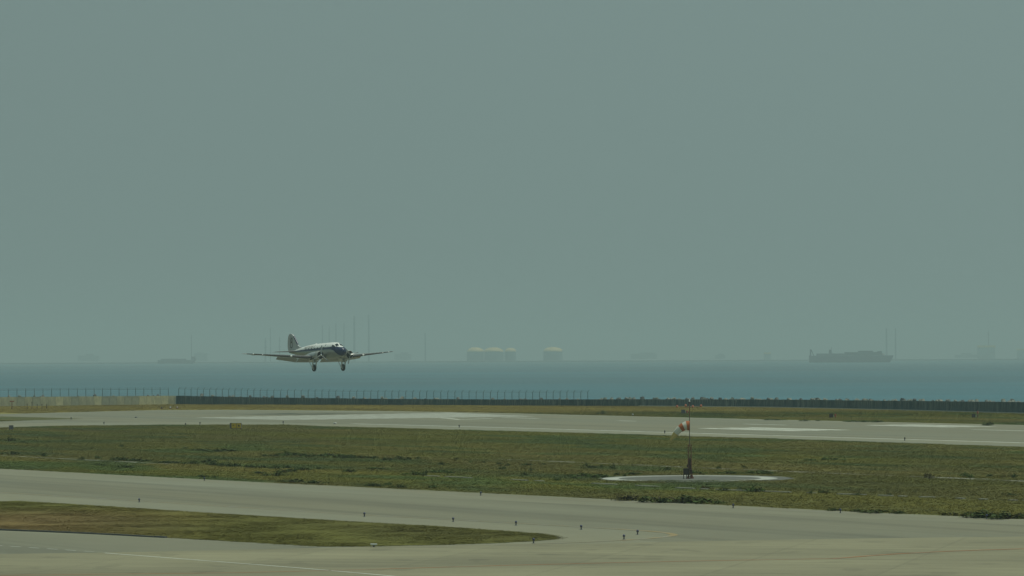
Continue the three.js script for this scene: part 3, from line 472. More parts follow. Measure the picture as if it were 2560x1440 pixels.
// ───────── airfield lights and signs ─────────
{
  const blue = mat(0.045, 0.05, 0.13, 0.3), steel = mat(0.10, 0.10, 0.12, 0.5, { metalness: 0.4 }), base = mat(0.16, 0.16, 0.17, 0.6);
  const p0 = thing('taxiway_light', V(0, 0, 0), 0, '', 'edge light', 'blue taxiway edge lights');
  part('stem', [new THREE.CylinderGeometry(0.032, 0.04, 0.14, 10).translate(0, 0.08, 0)], steel, p0); part('base', [new THREE.CylinderGeometry(0.09, 0.1, 0.02, 12).translate(0, 0.01, 0)], base, p0);
  const head = part('lamp_head', [new THREE.CylinderGeometry(0.075, 0.055, 0.07, 12).translate(0, 0.175, 0)], steel, p0); part('lens', [new THREE.SphereGeometry(0.068, 12, 8, 0, 6.2832, 0, 1.5708).translate(0, 0.21, 0)], blue, head);
  const spots = [[348, 1256, 'above the left part of the grass island'], [511, 1202, 'on the far taxiway edge, leftmost of that edge'], [911, 1292, 'above the middle of the grass island'], [1133, 1305, 'above the right part of the grass island'], [1202, 1239, 'on the far taxiway edge, in the centre of the picture'], [1290, 1314, 'on the near taxiway edge, first left of the island tip'], [1453, 1324.5, 'on the pavement just right of and above the island tip'], [1594, 1337, 'inside the yellow loop, the upper of two close together'], [1560, 1349, 'inside the yellow loop, the lower of two close together'], [1334, 1358.5, 'on the lower edge of the grass island near its tip'], [1833, 1270.5, 'on the far taxiway edge, right of the big bushes'], [2101, 1283, 'on the far taxiway edge, second right of the big bushes'], [2467, 1297.5, 'on the far taxiway edge by the right corner bushes']];
  spots.forEach(([x, y, s], i) => { const l = 'blue taxiway light ' + s; if (i) copyOf(p0, P(x, y), rr(0, 6), l); else { p0.position.copy(P(x, y)); p0.userData.label = l; } });

  const rl = thing('runway_light', P(1148, 1069), 0, 'small dark runway light on the white edge line, in the centre', 'edge light', 'dark runway edge lights');
  part('stem', [new THREE.CylinderGeometry(0.05, 0.07, 0.2, 8).translate(0, 0.1, 0)], steel, rl); part('lamp_head', [new THREE.CylinderGeometry(0.085, 0.075, 0.12, 10).translate(0, 0.25, 0), new THREE.SphereGeometry(0.08, 10, 6, 0, 6.2832, 0, 1.5708).translate(0, 0.31, 0)], mat(0.04, 0.04, 0.045, 0.4), rl);
  for (const [x, y, s] of [[708, 1059, 'at the runway edge below the aeroplane tail'], [500, 1061.5, 'at the runway edge left of the yellow sign'], [464, 1064, 'in the grass edge left of the yellow sign'], [1662, 1083.5, 'on the white edge line left of the windsock'], [2262, 1101.5, 'on the white edge line in the right of the picture'], [178, 1049, 'at the tip of the grass wedge far left'], [260, 1061, 'at the runway edge in the far left']]) copyOf(rl, P(x, y), 0, 'small dark runway light ' + s);

  const pale = mat(0.62, 0.62, 0.58, 0.5);
  const fl = thing('flush_light', P(837, 1060), 0, 'flat pale light fitting on the near runway edge below the aeroplane', 'light fitting'); part('cover', [new THREE.CylinderGeometry(0.22, 0.28, 0.14, 14).translate(0, 0.17, 0)], pale, fl); part('base', [bx(0.34, 0.1, 0.3, 0, 0.05, 0)], base, fl);
  const f2 = thing('flush_light', P(340, 1044.5), 0, 'flat dark light fitting on the pavement far left', 'light fitting'); part('cover', [new THREE.CylinderGeometry(0.16, 0.22, 0.12, 14).translate(0, 0.1, 0)], steel, f2); part('base', [bx(0.3, 0.04, 0.3, 0, 0.02, 0)], base, f2);
  const g = thing('guard_light', P(934.5, 1368), 0.1, 'flat white light box on a short post at the island edge', 'light fitting'); part('lamp_box', [bx(0.33, 0.07, 0.2, 0, 0.15, 0)], mat(0.75, 0.76, 0.72, 0.4), g); part('post', [bx(0.07, 0.115, 0.07, 0, 0.0575, 0), bx(0.14, 0.01, 0.14, 0, 0.005, 0)], steel, g);

  // yellow guidance sign, seen three-quarter with its grey end
  const p = P(590, 1073.2), sg = thing('taxiway_sign', p, -0.22, 'low yellow two-panel guidance sign with a grey end beside the runway', 'sign');
  const k = -p.z / FOCAL, yel = mat(0.62, 0.40, 0.012, 0.6), grey = mat(0.13, 0.115, 0.11, 0.7), ink = mat(0.055, 0.045, 0.012, 0.7);
  part('housing', [bx(26 * k, 13.4 * k, 0.34, 0, 9 * k, -0.18), bx(0.05, 13.8 * k, 0.36, -13.4 * k, 9 * k, -0.18)], grey, sg);
  for (const [x, w] of [[-5.2, 13.4], [7.6, 11.4]]) { const f = part('sign_panel', [bx(w * k - 0.05, 12 * k, 0.03, x * k, 9 * k, 0.012)], yel, sg); part('panel_mark', x < 0 ? [bx(2.2 * k, 2.6 * k, 0.01, (x - 2) * k, 9.8 * k, 0.031)] : [bx(3.6 * k, 4 * k, 0.01, (x + 0.2) * k, 8.4 * k, 0.031), bx(2.4 * k, 2 * k, 0.012, (x - 0.8) * k, 10.6 * k, 0.031)], ink, f); }
  part('end_panel', [bx(5.4 * k, 13.2 * k, 0.03, -14.2 * k, 9 * k, -0.05)], mat(0.15, 0.13, 0.125, 0.8), sg).rotation.y = -0.06;
  for (const x of [-11, 0, 11]) part('leg', [bx(0.07, 0.16, 0.07, x * k, 0.07, -0.1), bx(0.16, 0.03, 0.16, x * k, 0.015, -0.1)], mat(0.2, 0.07, 0.04, 0.7), sg);

  const q = P(28, 1075.5), s2 = thing('sign_back', q, 0.35, 'grey back of a small sign standing in the grass at the far left', 'sign'), k2 = -q.z / FOCAL;
  part('housing', [bx(10 * k2, 9.4 * k2, 0.28, 0, 7 * k2, 0)], mat(0.145, 0.135, 0.15, 0.8), s2); part('rim', [bx(10.6 * k2, 0.05, 0.32, 0, 11.9 * k2, 0), bx(10.6 * k2, 0.05, 0.32, 0, 2.3 * k2, 0)], grey, s2); for (const x of [-3.4, 3.4]) part('leg', [bx(0.07, 2.3 * k2, 0.07, x * k2, 1.15 * k2, 0)], mat(0.2, 0.1, 0.08, 0.7), s2);

  // board-and-lamp pieces beyond the runway
  const brown = mat(0.055, 0.045, 0.038, 0.75), red = mat(0.34, 0.085, 0.045, 0.6), rust = mat(0.20, 0.075, 0.035, 0.7);
  function board(px, py, w, h, off, up, label, face) {
    const b = P(px, py), kk = -b.z / FOCAL, o = thing('marker_board', b, 0, label, 'marker board');
    part('panel', [bx(w * kk, h * kk, 0.12, 0, (h / 2 + 2) * kk, 0)], face, o).rotation.y = 0.35; part('leg', [bx(0.06, 2.4 * kk, 0.06, -w * 0.3 * kk, 1.2 * kk, 0), bx(0.06, 2.4 * kk, 0.06, w * 0.3 * kk, 1.2 * kk, 0)], rust, o);
    part('lamp', [new THREE.CylinderGeometry(2.1 * kk, 2.4 * kk, 4.6 * kk, 12).translate(off * kk, (up + 3) * kk, -0.4), new THREE.SphereGeometry(2.1 * kk, 12, 6, 0, 6.2832, 0, 1.5708).translate(off * kk, (up + 5.3) * kk, -0.4)], red, o); part('lamp_post', [rod(V(off * kk, 0, -0.4), V(off * kk, (up + 1) * kk, -0.4), 0.05)], rust, o);
    part('plate', [bx(2.2 * kk, 3.4 * kk, 0.06, (w / 2 + 1.4) * kk, 5.4 * kk, 0.05)], mat(0.34, 0.35, 0.34, 0.6), o);
  }
  board(1708, 1035.5, 10, 9.5, 10, 2.5, 'grey board with an orange lamp just left of the windsock mast', mat(0.085, 0.085, 0.09, 0.75));
  board(2078, 1045.5, 10, 9, 11, 3.5, 'brown board with a red lamp beyond the runway, right of the windsock', brown);
  board(2434, 1045.5, 9, 9, 11, 10.5, 'brown board with a raised red lamp beyond the runway near the right edge', brown);

  // left: T-shaped marker and thin light poles
  const t = P(30, 1022), kt = -t.z / FOCAL, tm = thing('marker_pole', t, 0.2, 'red T-shaped marker pole in front of the pale wall', 'marker');
  part('crossbar', [bx(11 * kt, 2.6 * kt, 0.2, 0, 18.6 * kt, 0)], mat(0.32, 0.10, 0.05, 0.7), tm); part('post', [bx(1.6 * kt, 17.4 * kt, 0.12, 0, 8.7 * kt, 0)], rust, tm); part('foot', [bx(4 * kt, 1.6 * kt, 0.3, -0.5 * kt, 0.8 * kt, 0)], brown, tm);
  [[68, 1022.5, 13], [80, 1022.8, 18], [93, 1023.5, 13], [105, 1023.5, 13], [117, 1022, 12]].forEach(([x, y, h], i) => {
    const b = P(x, y), kk = -b.z / FOCAL, o = thing('light_pole', b, 0, ['thin brown light pole in front of the pale wall, nearest the T-shaped marker', 'tallest thin brown pole of the five in front of the pale wall', 'thin brown light pole in front of the pale wall, middle of the five', 'thin brown light pole in front of the pale wall, fourth from the T-shaped marker', 'thicker dark light pole in front of the pale wall, farthest from the T-shaped marker'][i], 'light pole', 'thin light poles in front of the pale wall');
    part('pole', [rod(V(0, 0, 0), V(0, (h - 2) * kk, 0), 0.045 + 0.03 * (i === 4))], mat(0.09, 0.07, 0.055, 0.7), o); part('lamp', [new THREE.CylinderGeometry(0.1, 0.07, 2.2 * kk, 8).translate(0, (h - 1) * kk, 0)], mat(0.07, 0.055, 0.05, 0.6), o);
  });
  [[404, 1023.2, 'dark low light fitting on the far runway edge, leftmost of three', mat(0.10, 0.09, 0.07, 0.7)], [426, 1022.5, 'white low light fitting on the far runway edge, middle of three', mat(0.7, 0.7, 0.72, 0.5)], [443, 1022.2, 'white and red low light fitting on the far runway edge, rightmost of three', mat(0.62, 0.5, 0.45, 0.5)]].forEach(([x, y, l, m]) => {
    const b = P(x, y), o = thing('threshold_light', b, 0, l, 'light fitting'); part('lamp', [new THREE.CylinderGeometry(0.13, 0.16, 0.26, 10).translate(0, 0.33, 0)], m, o); part('base', [bx(0.5, 0.12, 0.3, 0, 0.16, 0), bx(0.12, 0.1, 0.12, 0, 0.05, 0)], rust, o);
  });
  const dot = thing('runway_light', P(1582, 1040.5), 0, 'small white light on the far runway edge, left of the windsock', 'edge light'); part('lamp_head', [new THREE.CylinderGeometry(0.13, 0.13, 0.2, 10).translate(0, 0.3, 0)], pale, dot); part('stem', [new THREE.CylinderGeometry(0.05, 0.06, 0.2, 8).translate(0, 0.1, 0)], steel, dot);
}

// ───────── ships and the far shore ─────────
const SEA = -6;
{
  const hullM = mat(0.022, 0.045, 0.085, 0.6), deckM = mat(0.045, 0.075, 0.105, 0.7), whiteM = mat(0.85, 0.78, 0.62, 0.5);
  function hullGeo(len, beam, free, rake) {
    const s = new THREE.Shape([[-len / 2, 0], [len / 2 - rake, 0], [len / 2 - rake * 0.4, free * 0.55], [len / 2, free], [len / 2 - rake * 2.5, free * 0.97], [-len / 2 + 2, free * 0.97], [-len / 2, free]].map((p) => new THREE.Vector2(...p)));
    const g = new THREE.ExtrudeGeometry(s, { depth: beam - 4, bevelEnabled: true, bevelSize: 1.2, bevelThickness: 2, bevelSegments: 2 }); return g.translate(0, 0, -beam / 2 + 2);
  }
  const a = P(2128, 906.2, SEA), k = -a.z / FOCAL, X = (px) => (px - 2128) * k, Y = (py) => (906.2 - py) * k;
  const s = thing('cargo_ship', a, 0, 'long dark ship with low superstructure heading right on the hazy sea', 'ship');
  part('hull', hullGeo(206 * k, 24, Y(889.6), 9 * k), hullM, s);
  part('superstructure', [bx(X(2205) - X(2042), Y(883.6) - Y(889.6) + 1, 19, (X(2205) + X(2042)) / 2, (Y(883.6) + Y(889.6)) / 2 - 0.5, 0), bx(X(2194) - X(2112), Y(880.4) - Y(883.6), 17, (X(2194) + X(2112)) / 2, (Y(880.4) + Y(883.6)) / 2, 0), bx(X(2182) - X(2146), Y(877) - Y(880.4), 14, (X(2182) + X(2146)) / 2, (Y(877) + Y(880.4)) / 2, 0), bx(8, 5, 15, X(2199), Y(881.5), 0)], deckM, s);
  part('funnel', [new THREE.CylinderGeometry(2.6, 3.6, Y(874) - Y(884), 14).translate(X(2076), (Y(874) + Y(884)) / 2, 0), rod(V(X(2078.5), Y(876), 0), V(X(2079), Y(868), 0), 0.5)], deckM, s);
  part('stern_gantry', [rod(V(X(2026.5), Y(892), 0), V(X(2026.5), Y(873), 0), 1.5), rod(V(X(2028), Y(874), 0), V(X(2036), Y(892), 0), 1.0)], hullM, s);
  part('mast', [rod(V(X(2201.5), Y(883), 0), V(X(2202), Y(877), 0), 0.6), rod(V(X(2195), Y(884), 4), V(X(2195), Y(879), 4), 0.5)], deckM, s);
  part('bridge_wing', [bx(4.4, 3.4, 12, X(2208.5), Y(886.2), 3)], whiteM, s);
  for (let i = 0; i < 6; i++) part('lifeboat', [new THREE.CapsuleGeometry(1.1, 4, 4, 8).rotateZ(Math.PI / 2).translate(X(2070 + i * 20), Y(886.4), 10.5)], deckM, s);

  const b = P(442, 909.4, SEA), kb = -b.z / FOCAL, x2 = (px) => (px - 442) * kb, y2 = (py) => (909.4 - py) * kb;
  const t = thing('coastal_ship', b, 0, 'faint low ship with a tall thin mast on the sea left of the aeroplane', 'ship');
  part('hull', hullGeo(92 * kb, 18, y2(901), 8 * kb), hullM, t); part('cargo_cover', [bx(62 * kb, y2(896.8) - y2(901), 13, x2(434), (y2(896.8) + y2(901)) / 2, 0)], deckM, t);
  part('deckhouse', [bx(9 * kb, y2(891.5) - y2(901), 12, x2(484), (y2(891.5) + y2(901)) / 2, 0)], deckM, t); part('mast', [rod(V(x2(478.5), y2(900), 0), V(x2(478.5), y2(837), 0), 0.8, 0.6)], deckM, t);
  const c = P(591, 906.6, SEA), bt = thing('small_boat', c, 0, 'tiny faint boat on the horizon just left of the wing tip', 'boat'), kc = -c.z / FOCAL; part('hull', hullGeo(20 * kc, 7, 2.2 * kc, 2 * kc), hullM, bt); part('cabin', [bx(7 * kc, 2.2 * kc, 5, -3 * kc, 3 * kc, 0)], deckM, bt);
}
{
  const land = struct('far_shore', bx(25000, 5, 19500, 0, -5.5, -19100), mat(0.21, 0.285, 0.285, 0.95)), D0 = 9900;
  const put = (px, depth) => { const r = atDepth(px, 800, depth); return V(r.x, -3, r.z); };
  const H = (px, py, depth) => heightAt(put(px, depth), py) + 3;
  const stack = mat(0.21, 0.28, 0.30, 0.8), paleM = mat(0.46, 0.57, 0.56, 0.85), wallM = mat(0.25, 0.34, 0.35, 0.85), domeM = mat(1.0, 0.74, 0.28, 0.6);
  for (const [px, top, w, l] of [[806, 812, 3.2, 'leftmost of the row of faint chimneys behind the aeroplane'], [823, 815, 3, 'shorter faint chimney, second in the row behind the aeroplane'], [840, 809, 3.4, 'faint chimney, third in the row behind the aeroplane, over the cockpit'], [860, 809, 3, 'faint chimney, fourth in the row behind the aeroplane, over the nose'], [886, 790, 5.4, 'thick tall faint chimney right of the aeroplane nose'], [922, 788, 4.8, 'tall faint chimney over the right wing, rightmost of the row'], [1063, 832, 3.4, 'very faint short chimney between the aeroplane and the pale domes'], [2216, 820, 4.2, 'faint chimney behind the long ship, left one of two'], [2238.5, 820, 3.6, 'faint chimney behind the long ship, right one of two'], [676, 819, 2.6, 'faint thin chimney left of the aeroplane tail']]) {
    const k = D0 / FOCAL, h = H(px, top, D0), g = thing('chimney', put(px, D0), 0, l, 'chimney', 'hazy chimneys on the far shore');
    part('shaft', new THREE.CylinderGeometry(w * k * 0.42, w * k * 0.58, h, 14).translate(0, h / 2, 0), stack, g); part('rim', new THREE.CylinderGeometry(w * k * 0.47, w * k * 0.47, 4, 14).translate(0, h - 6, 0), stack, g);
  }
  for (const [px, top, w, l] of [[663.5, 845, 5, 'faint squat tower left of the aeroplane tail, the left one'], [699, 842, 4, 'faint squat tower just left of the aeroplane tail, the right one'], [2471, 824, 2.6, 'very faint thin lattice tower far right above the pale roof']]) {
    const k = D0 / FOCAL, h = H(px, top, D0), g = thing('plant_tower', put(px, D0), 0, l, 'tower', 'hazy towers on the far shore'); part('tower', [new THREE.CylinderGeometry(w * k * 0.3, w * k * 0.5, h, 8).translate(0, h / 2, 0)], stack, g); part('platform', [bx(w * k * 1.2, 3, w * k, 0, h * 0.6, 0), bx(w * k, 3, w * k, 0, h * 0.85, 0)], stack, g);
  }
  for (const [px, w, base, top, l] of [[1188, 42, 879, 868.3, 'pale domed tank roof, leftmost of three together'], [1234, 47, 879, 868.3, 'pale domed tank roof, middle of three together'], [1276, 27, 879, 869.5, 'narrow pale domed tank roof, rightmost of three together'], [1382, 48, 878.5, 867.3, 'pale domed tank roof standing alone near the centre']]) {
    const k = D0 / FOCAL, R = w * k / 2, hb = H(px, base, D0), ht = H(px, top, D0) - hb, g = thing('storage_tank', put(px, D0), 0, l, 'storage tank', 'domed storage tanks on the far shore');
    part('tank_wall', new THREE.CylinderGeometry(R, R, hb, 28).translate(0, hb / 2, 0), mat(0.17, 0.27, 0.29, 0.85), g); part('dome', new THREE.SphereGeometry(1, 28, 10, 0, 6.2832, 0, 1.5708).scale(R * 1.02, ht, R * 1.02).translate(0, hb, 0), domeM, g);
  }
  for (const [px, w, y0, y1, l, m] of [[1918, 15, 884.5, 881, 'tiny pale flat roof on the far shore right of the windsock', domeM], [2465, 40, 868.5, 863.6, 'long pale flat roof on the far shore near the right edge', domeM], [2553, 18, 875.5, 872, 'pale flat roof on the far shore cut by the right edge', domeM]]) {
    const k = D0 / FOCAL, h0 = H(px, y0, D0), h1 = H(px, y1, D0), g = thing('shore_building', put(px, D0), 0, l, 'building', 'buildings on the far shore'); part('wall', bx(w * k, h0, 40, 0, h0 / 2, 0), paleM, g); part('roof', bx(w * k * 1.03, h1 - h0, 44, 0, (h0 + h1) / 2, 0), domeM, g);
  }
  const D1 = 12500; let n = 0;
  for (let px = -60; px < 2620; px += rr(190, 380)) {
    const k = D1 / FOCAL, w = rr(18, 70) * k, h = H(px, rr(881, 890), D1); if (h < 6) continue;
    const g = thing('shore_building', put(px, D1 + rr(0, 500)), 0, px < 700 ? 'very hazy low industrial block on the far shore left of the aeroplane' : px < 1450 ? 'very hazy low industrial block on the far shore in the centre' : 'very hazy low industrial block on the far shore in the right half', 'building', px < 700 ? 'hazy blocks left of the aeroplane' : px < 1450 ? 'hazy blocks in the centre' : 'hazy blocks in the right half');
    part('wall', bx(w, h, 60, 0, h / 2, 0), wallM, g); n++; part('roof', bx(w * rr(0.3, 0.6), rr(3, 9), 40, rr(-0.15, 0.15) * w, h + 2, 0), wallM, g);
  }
}

// ───────── the aeroplane ─────────
// own axes: x forward (0 at the propellers), y up (0 at the fuselage centre line), z to its right; t = metres behind the nose
{
  const NOSE = 2.85, X = (t) => NOSE - t;
  const plane = thing('propeller_airliner', V(0, 0, 0), 0, 'old twin-engine propeller airliner, white top and blue stripe, landing with wheels down', 'aeroplane');
  plane.position.copy(atDepth(840, 876.2, 608));
  const heading = 57.6 * Math.PI / 180;
  plane.rotation.order = 'YZX'; plane.rotation.set(0.010, -heading, 2.4 * Math.PI / 180);

  const silver = new THREE.MeshStandardMaterial({ color: new THREE.Color().setRGB(0.55, 0.56, 0.54), roughness: 0.42, metalness: 0.75 }), lightSilver = new THREE.MeshStandardMaterial({ color: new THREE.Color().setRGB(0.42, 0.415, 0.38), roughness: 0.5, metalness: 0.45 }), finM = mat(0.44, 0.45, 0.45, 0.5, { metalness: 0.2 }), white = mat(0.90, 0.90, 0.86, 0.35), navy = mat(0.012, 0.022, 0.075, 0.3), black = mat(0.014, 0.014, 0.016, 0.55), tyreM = mat(0.016, 0.016, 0.016, 0.85), glass = mat(0.012, 0.016, 0.02, 0.12), chrome = new THREE.MeshStandardMaterial({ color: new THREE.Color().setRGB(0.8, 0.8, 0.78), roughness: 0.16, metalness: 1 }), strutM = mat(0.42, 0.45, 0.44, 0.5, { metalness: 0.3 });

  // fuselage stations: t, top, bottom, half width
  const st = [[0.02, -0.22, -0.32, 0.05], [0.12, 0.08, -0.58, 0.34], [0.4, 0.34, -0.84, 0.62], [0.9, 0.58, -1.05, 0.88], [1.45, 0.74, -1.18, 1.02], [1.75, 0.98, -1.22, 1.07], [2.15, 1.24, -1.26, 1.13], [2.7, 1.37, -1.3, 1.19], [4, 1.42, -1.32, 1.22], [6, 1.42, -1.32, 1.22], [8, 1.42, -1.3, 1.22], [10, 1.38, -1.18, 1.2], [12, 1.26, -0.92, 1.1], [14, 1.06, -0.58, 0.9], [16, 0.82, -0.22, 0.6], [17.5, 0.66, 0.04, 0.38], [18.6, 0.52, 0.2, 0.2], [19.2, 0.42, 0.32, 0.06]];
  const station = (t) => { let i = 1; while (i < st.length - 1 && st[i][0] < t) i++; const a = st[i - 1], b = st[i], f = clamp((t - a[0]) / (b[0] - a[0])), g = f; return [1, 2, 3].map((k) => lerp(a[k], b[k], g)); };
  const mid = (top, bot) => lerp(bot, top, 0.5);
  const skin = (t, phi, out = 0) => { const [top, bot, w] = station(t), c = mid(top, bot), h = (top - bot) / 2 + out, e = 0.92, s = Math.sin(phi), k = Math.cos(phi); return V(X(t), c + h * Math.sign(k) * Math.pow(Math.abs(k), e), (w + out) * Math.sign(s) * Math.pow(Math.abs(s), e)); };
  const TLEN = 19.2;
  {
    const M = 36, pos = [], uv = [], ix = [], ts = []; for (let i = 0; i < st.length - 1; i++) { const n = i < 7 ? 3 : 4; for (let k = 0; k < n; k++) ts.push(lerp(st[i][0], st[i + 1][0], k / n)); } ts.push(19.2);
    ts.forEach((t, i) => { for (let j = 0; j <= M; j++) { const p = skin(t, j / M * 2 * Math.PI); pos.push(p.x, p.y, p.z); uv.push(t / TLEN, j / M); if (i && j) { const a = (i - 1) * (M + 1) + j - 1, b = a + M + 1; ix.push(a, a + 1, b, b, a + 1, b + 1); } } });
    const g = new THREE.BufferGeometry(); g.setAttribute('position', new THREE.Float32BufferAttribute(pos, 3)); g.setAttribute('uv', new THREE.Float32BufferAttribute(uv, 2)); g.setIndex(ix); g.computeVertexNormals();
    const nn = g.attributes.normal; for (let i = 0; i < ts.length; i++) { const a = i * (M + 1), b = a + M; const v = V(nn.getX(a) + nn.getX(b), nn.getY(a) + nn.getY(b), nn.getZ(a) + nn.getZ(b)).normalize(); nn.setXYZ(a, v.x, v.y, v.z); nn.setXYZ(b, v.x, v.y, v.z); }
    const W = 2048, Hh = 512, cv = document.createElement('canvas'), cm = document.createElement('canvas'); cv.width = cm.width = W; cv.height = cm.height = Hh; const c = cv.getContext('2d'), q = cm.getContext('2d');
    const row = (phi) => (1 - phi / (2 * Math.PI)) * Hh;
    const hi = [[0, 2], [0.12, 1.2], [0.3, 0.42], [0.8, 0.5], [1.5, 0.60], [3, 0.62], [8, 0.60], [13, 0.56], [17, 0.48], [19.2, 0.4]], lo = [[0, -2], [0.5, -1.3], [0.75, -0.95], [1.2, -0.5], [1.8, -0.02], [2.6, 0.2], [4, 0.26], [8, 0.24], [13, 0.3], [17, 0.34], [19.2, 0.36]];
    const at = (l, t) => { let i = 1; while (i < l.length - 1 && l[i][0] < t) i++; return lerp(l[i - 1][1], l[i][1], clamp((t - l[i - 1][0]) / (l[i][0] - l[i - 1][0]))); };
    for (let x = 0; x < W; x++) {
      const t = (x + 0.5) / W * TLEN, [top, bot] = station(t), cy = mid(top, bot), hh = (top - bot) / 2, phi = (y) => { const k = clamp((y - cy) / hh, -1, 1); return Math.acos(Math.sign(k) * Math.pow(Math.abs(k), 1 / 0.92)); };
      const a = phi(at(hi, t)), b = phi(at(lo, t));
      c.fillStyle = '#f6f6ef'; c.fillRect(x, 0, 1, Hh); q.fillStyle = 'rgb(0,90,0)'; q.fillRect(x, 0, 1, Hh);
      c.fillStyle = '#a0a49c'; c.fillRect(x, row(2 * Math.PI - b), 1, row(b) - row(2 * Math.PI - b)); q.fillStyle = 'rgb(0,110,190)'; q.fillRect(x, row(2 * Math.PI - b), 1, row(b) - row(2 * Math.PI - b));
      for (const [u, v] of [[a, b], [2 * Math.PI - b, 2 * Math.PI - a]]) { c.fillStyle = '#101f48'; c.fillRect(x, row(v), 1, row(u) - row(v)); q.fillStyle = 'rgb(0,80,0)'; q.fillRect(x, row(v), 1, row(u) - row(v)); const e = 0.05; c.fillStyle = '#8d8a80'; c.fillRect(x, row(u - e + 0.02), 1, 2); }
    }
    c.fillStyle = 'rgba(90,90,88,0.35)'; for (const t of [2.9, 5.2, 7.4, 9.6, 11.8, 14, 16]) c.fillRect(t / TLEN * W, 0, 2, Hh);
    const write = (t, phi, flip) => { c.save(); c.translate(t / TLEN * W, row(phi)); if (flip) c.rotate(Math.PI); c.fillStyle = '#5b4a38'; c.textAlign = 'center'; c.textBaseline = 'middle'; c.font = 'italic bold 64px serif'; c.scale(1, 0.72); c.fillText('BREITLING', flip ? -6 : 6, 0); c.lineWidth = 12; c.strokeStyle = '#4a4038'; c.beginPath(); c.moveTo(flip ? 206 : -218, 26); c.lineTo(flip ? 226 : -198, -26); c.stroke(); c.restore(); };
    write(10.6, 0.86, true); write(10.6, 2 * Math.PI - 0.86, false);
    c.fillStyle = '#3a3f45'; for (const f of [1, -1]) { const y = row(f > 0 ? 0.82 : 2 * Math.PI - 0.82); c.fillRect(4.6 / TLEN * W, y - 12, 22, 24); }
    const tex = (k, srgb) => { const t = new THREE.CanvasTexture(k); if (srgb) t.colorSpace = THREE.SRGBColorSpace; return t; }, mr = tex(cm, false);
    part('fuselage', g, new THREE.MeshStandardMaterial({ map: tex(cv, true), metalnessMap: mr, roughnessMap: mr, metalness: 1, roughness: 1 }), plane);
  }
  // a patch that follows the fuselage skin
  const patch = (t0, t1, f0, f1, out, nx = 3, ny = 3) => { const pos = [], ix = []; for (let i = 0; i <= nx; i++) for (let j = 0; j <= ny; j++) { const p = skin(lerp(t0, t1, i / nx), lerp(f0, f1, j / ny), out); pos.push(p.x, p.y, p.z); if (i && j) { const a = (i - 1) * (ny + 1) + j - 1, b = a + ny + 1; ix.push(a, a + 1, b, b, a + 1, b + 1); } } const g = new THREE.BufferGeometry(); g.setAttribute('position', new THREE.Float32BufferAttribute(pos, 3)); g.setIndex(ix); g.computeVertexNormals(); return g; };
  for (const s of [1, -1]) for (let k = 0; k < 7; k++) part('cabin_window', patch(4.9 + k * 1.05, 5.3 + k * 1.05, s * 1.1, s * 1.34, 0.012), glass, plane);
  for (const s of [1, -1]) { part('windscreen', patch(1.5, 2.02, s * 0.10, s * 0.62, 0.014, 4, 4), glass, plane); part('side_window', patch(1.62, 2.5, s * 0.78, s * 1.06, 0.014, 4, 3), glass, plane); }
  part('cabin_door', patch(12.6, 13.6, -0.9, -1.75, 0.01, 3, 5), white, plane);
  part('antenna', [rod(V(X(3.3), 1.4, 0), V(X(3.5), 1.85, 0), 0.03, 0.02), rod(V(X(7.2), 1.4, 0), V(X(7.4), 1.66, 0), 0.04, 0.02)], strutM, plane);
  part('drift_dome', [new THREE.SphereGeometry(0.17, 12, 8).scale(1.6, 0.7, 1).translate(X(9.6), 1.4, 0)], white, plane);

  // wings
  const foil = (u) => { const th = 0.60 * (0.2969 * Math.sqrt(u) - 0.126 * u - 0.3516 * u * u + 0.2843 * u ** 3 - 0.1036 * u ** 4) / 0.6; return th; };
  function wingGeo(secs, u0, u1, out = 0, n = 12) {
    const pos = [], ix = [], ring = [];
    const us = []; for (let i = 0; i <= n; i++) us.push(u0 + (u1 - u0) * (1 - Math.cos(Math.PI * i / n)) / 2);
    for (const u of [...us].reverse()) ring.push([u, 1]); for (const u of us.slice(1)) ring.push([u, -1]);
    secs.forEach(([z, le, ch, y, thk, tw = 0], i) => ring.forEach(([u, s], j) => { const yy = (5 * thk * foil(u) * (s > 0 ? 1 : 0.72) * s + 0.02 * Math.sin(Math.PI * u)) * ch; pos.push(X(le + u * ch + (u < 0.02 ? -out : 0)), y + yy + s * out - tw * (u - 0.3) * ch, z); if (i && j) { const R = ring.length, a = (i - 1) * R + j - 1, b = a + R; ix.push(a, b, a + 1, b, b + 1, a + 1); } }));
    const g = new THREE.BufferGeometry(); g.setAttribute('position', new THREE.Float32BufferAttribute(pos, 3)); g.setIndex(ix); g.computeVertexNormals(); return g;
  }
  const flipZ = (g) => { const q = g.clone().scale(1, 1, -1), i = q.index.array; for (let k = 0; k < i.length; k += 3) { const t = i[k]; i[k] = i[k + 1]; i[k + 1] = t; } q.computeVertexNormals(); return q; };
  const wsec = [[0.3, 5.0, 4.5, -1.02, 0.15], [2.8, 5.0, 4.4, -1.02, 0.15], [4.3, 5.05, 4.3, -1.0, 0.15], [7.5, 6.0, 3.22, -0.72, 0.14], [10.5, 6.9, 2.26, -0.46, 0.13], [13.0, 7.68, 1.5, -0.24, 0.12], [14.2, 8.15, 1.0, -0.14, 0.11], [14.8, 8.7, 0.34, -0.09, 0.1]];
  const wg = wingGeo(wsec, 0, 1), boot = wingGeo(wsec.slice(2, 7), 0, 0.12, 0.012, 6);
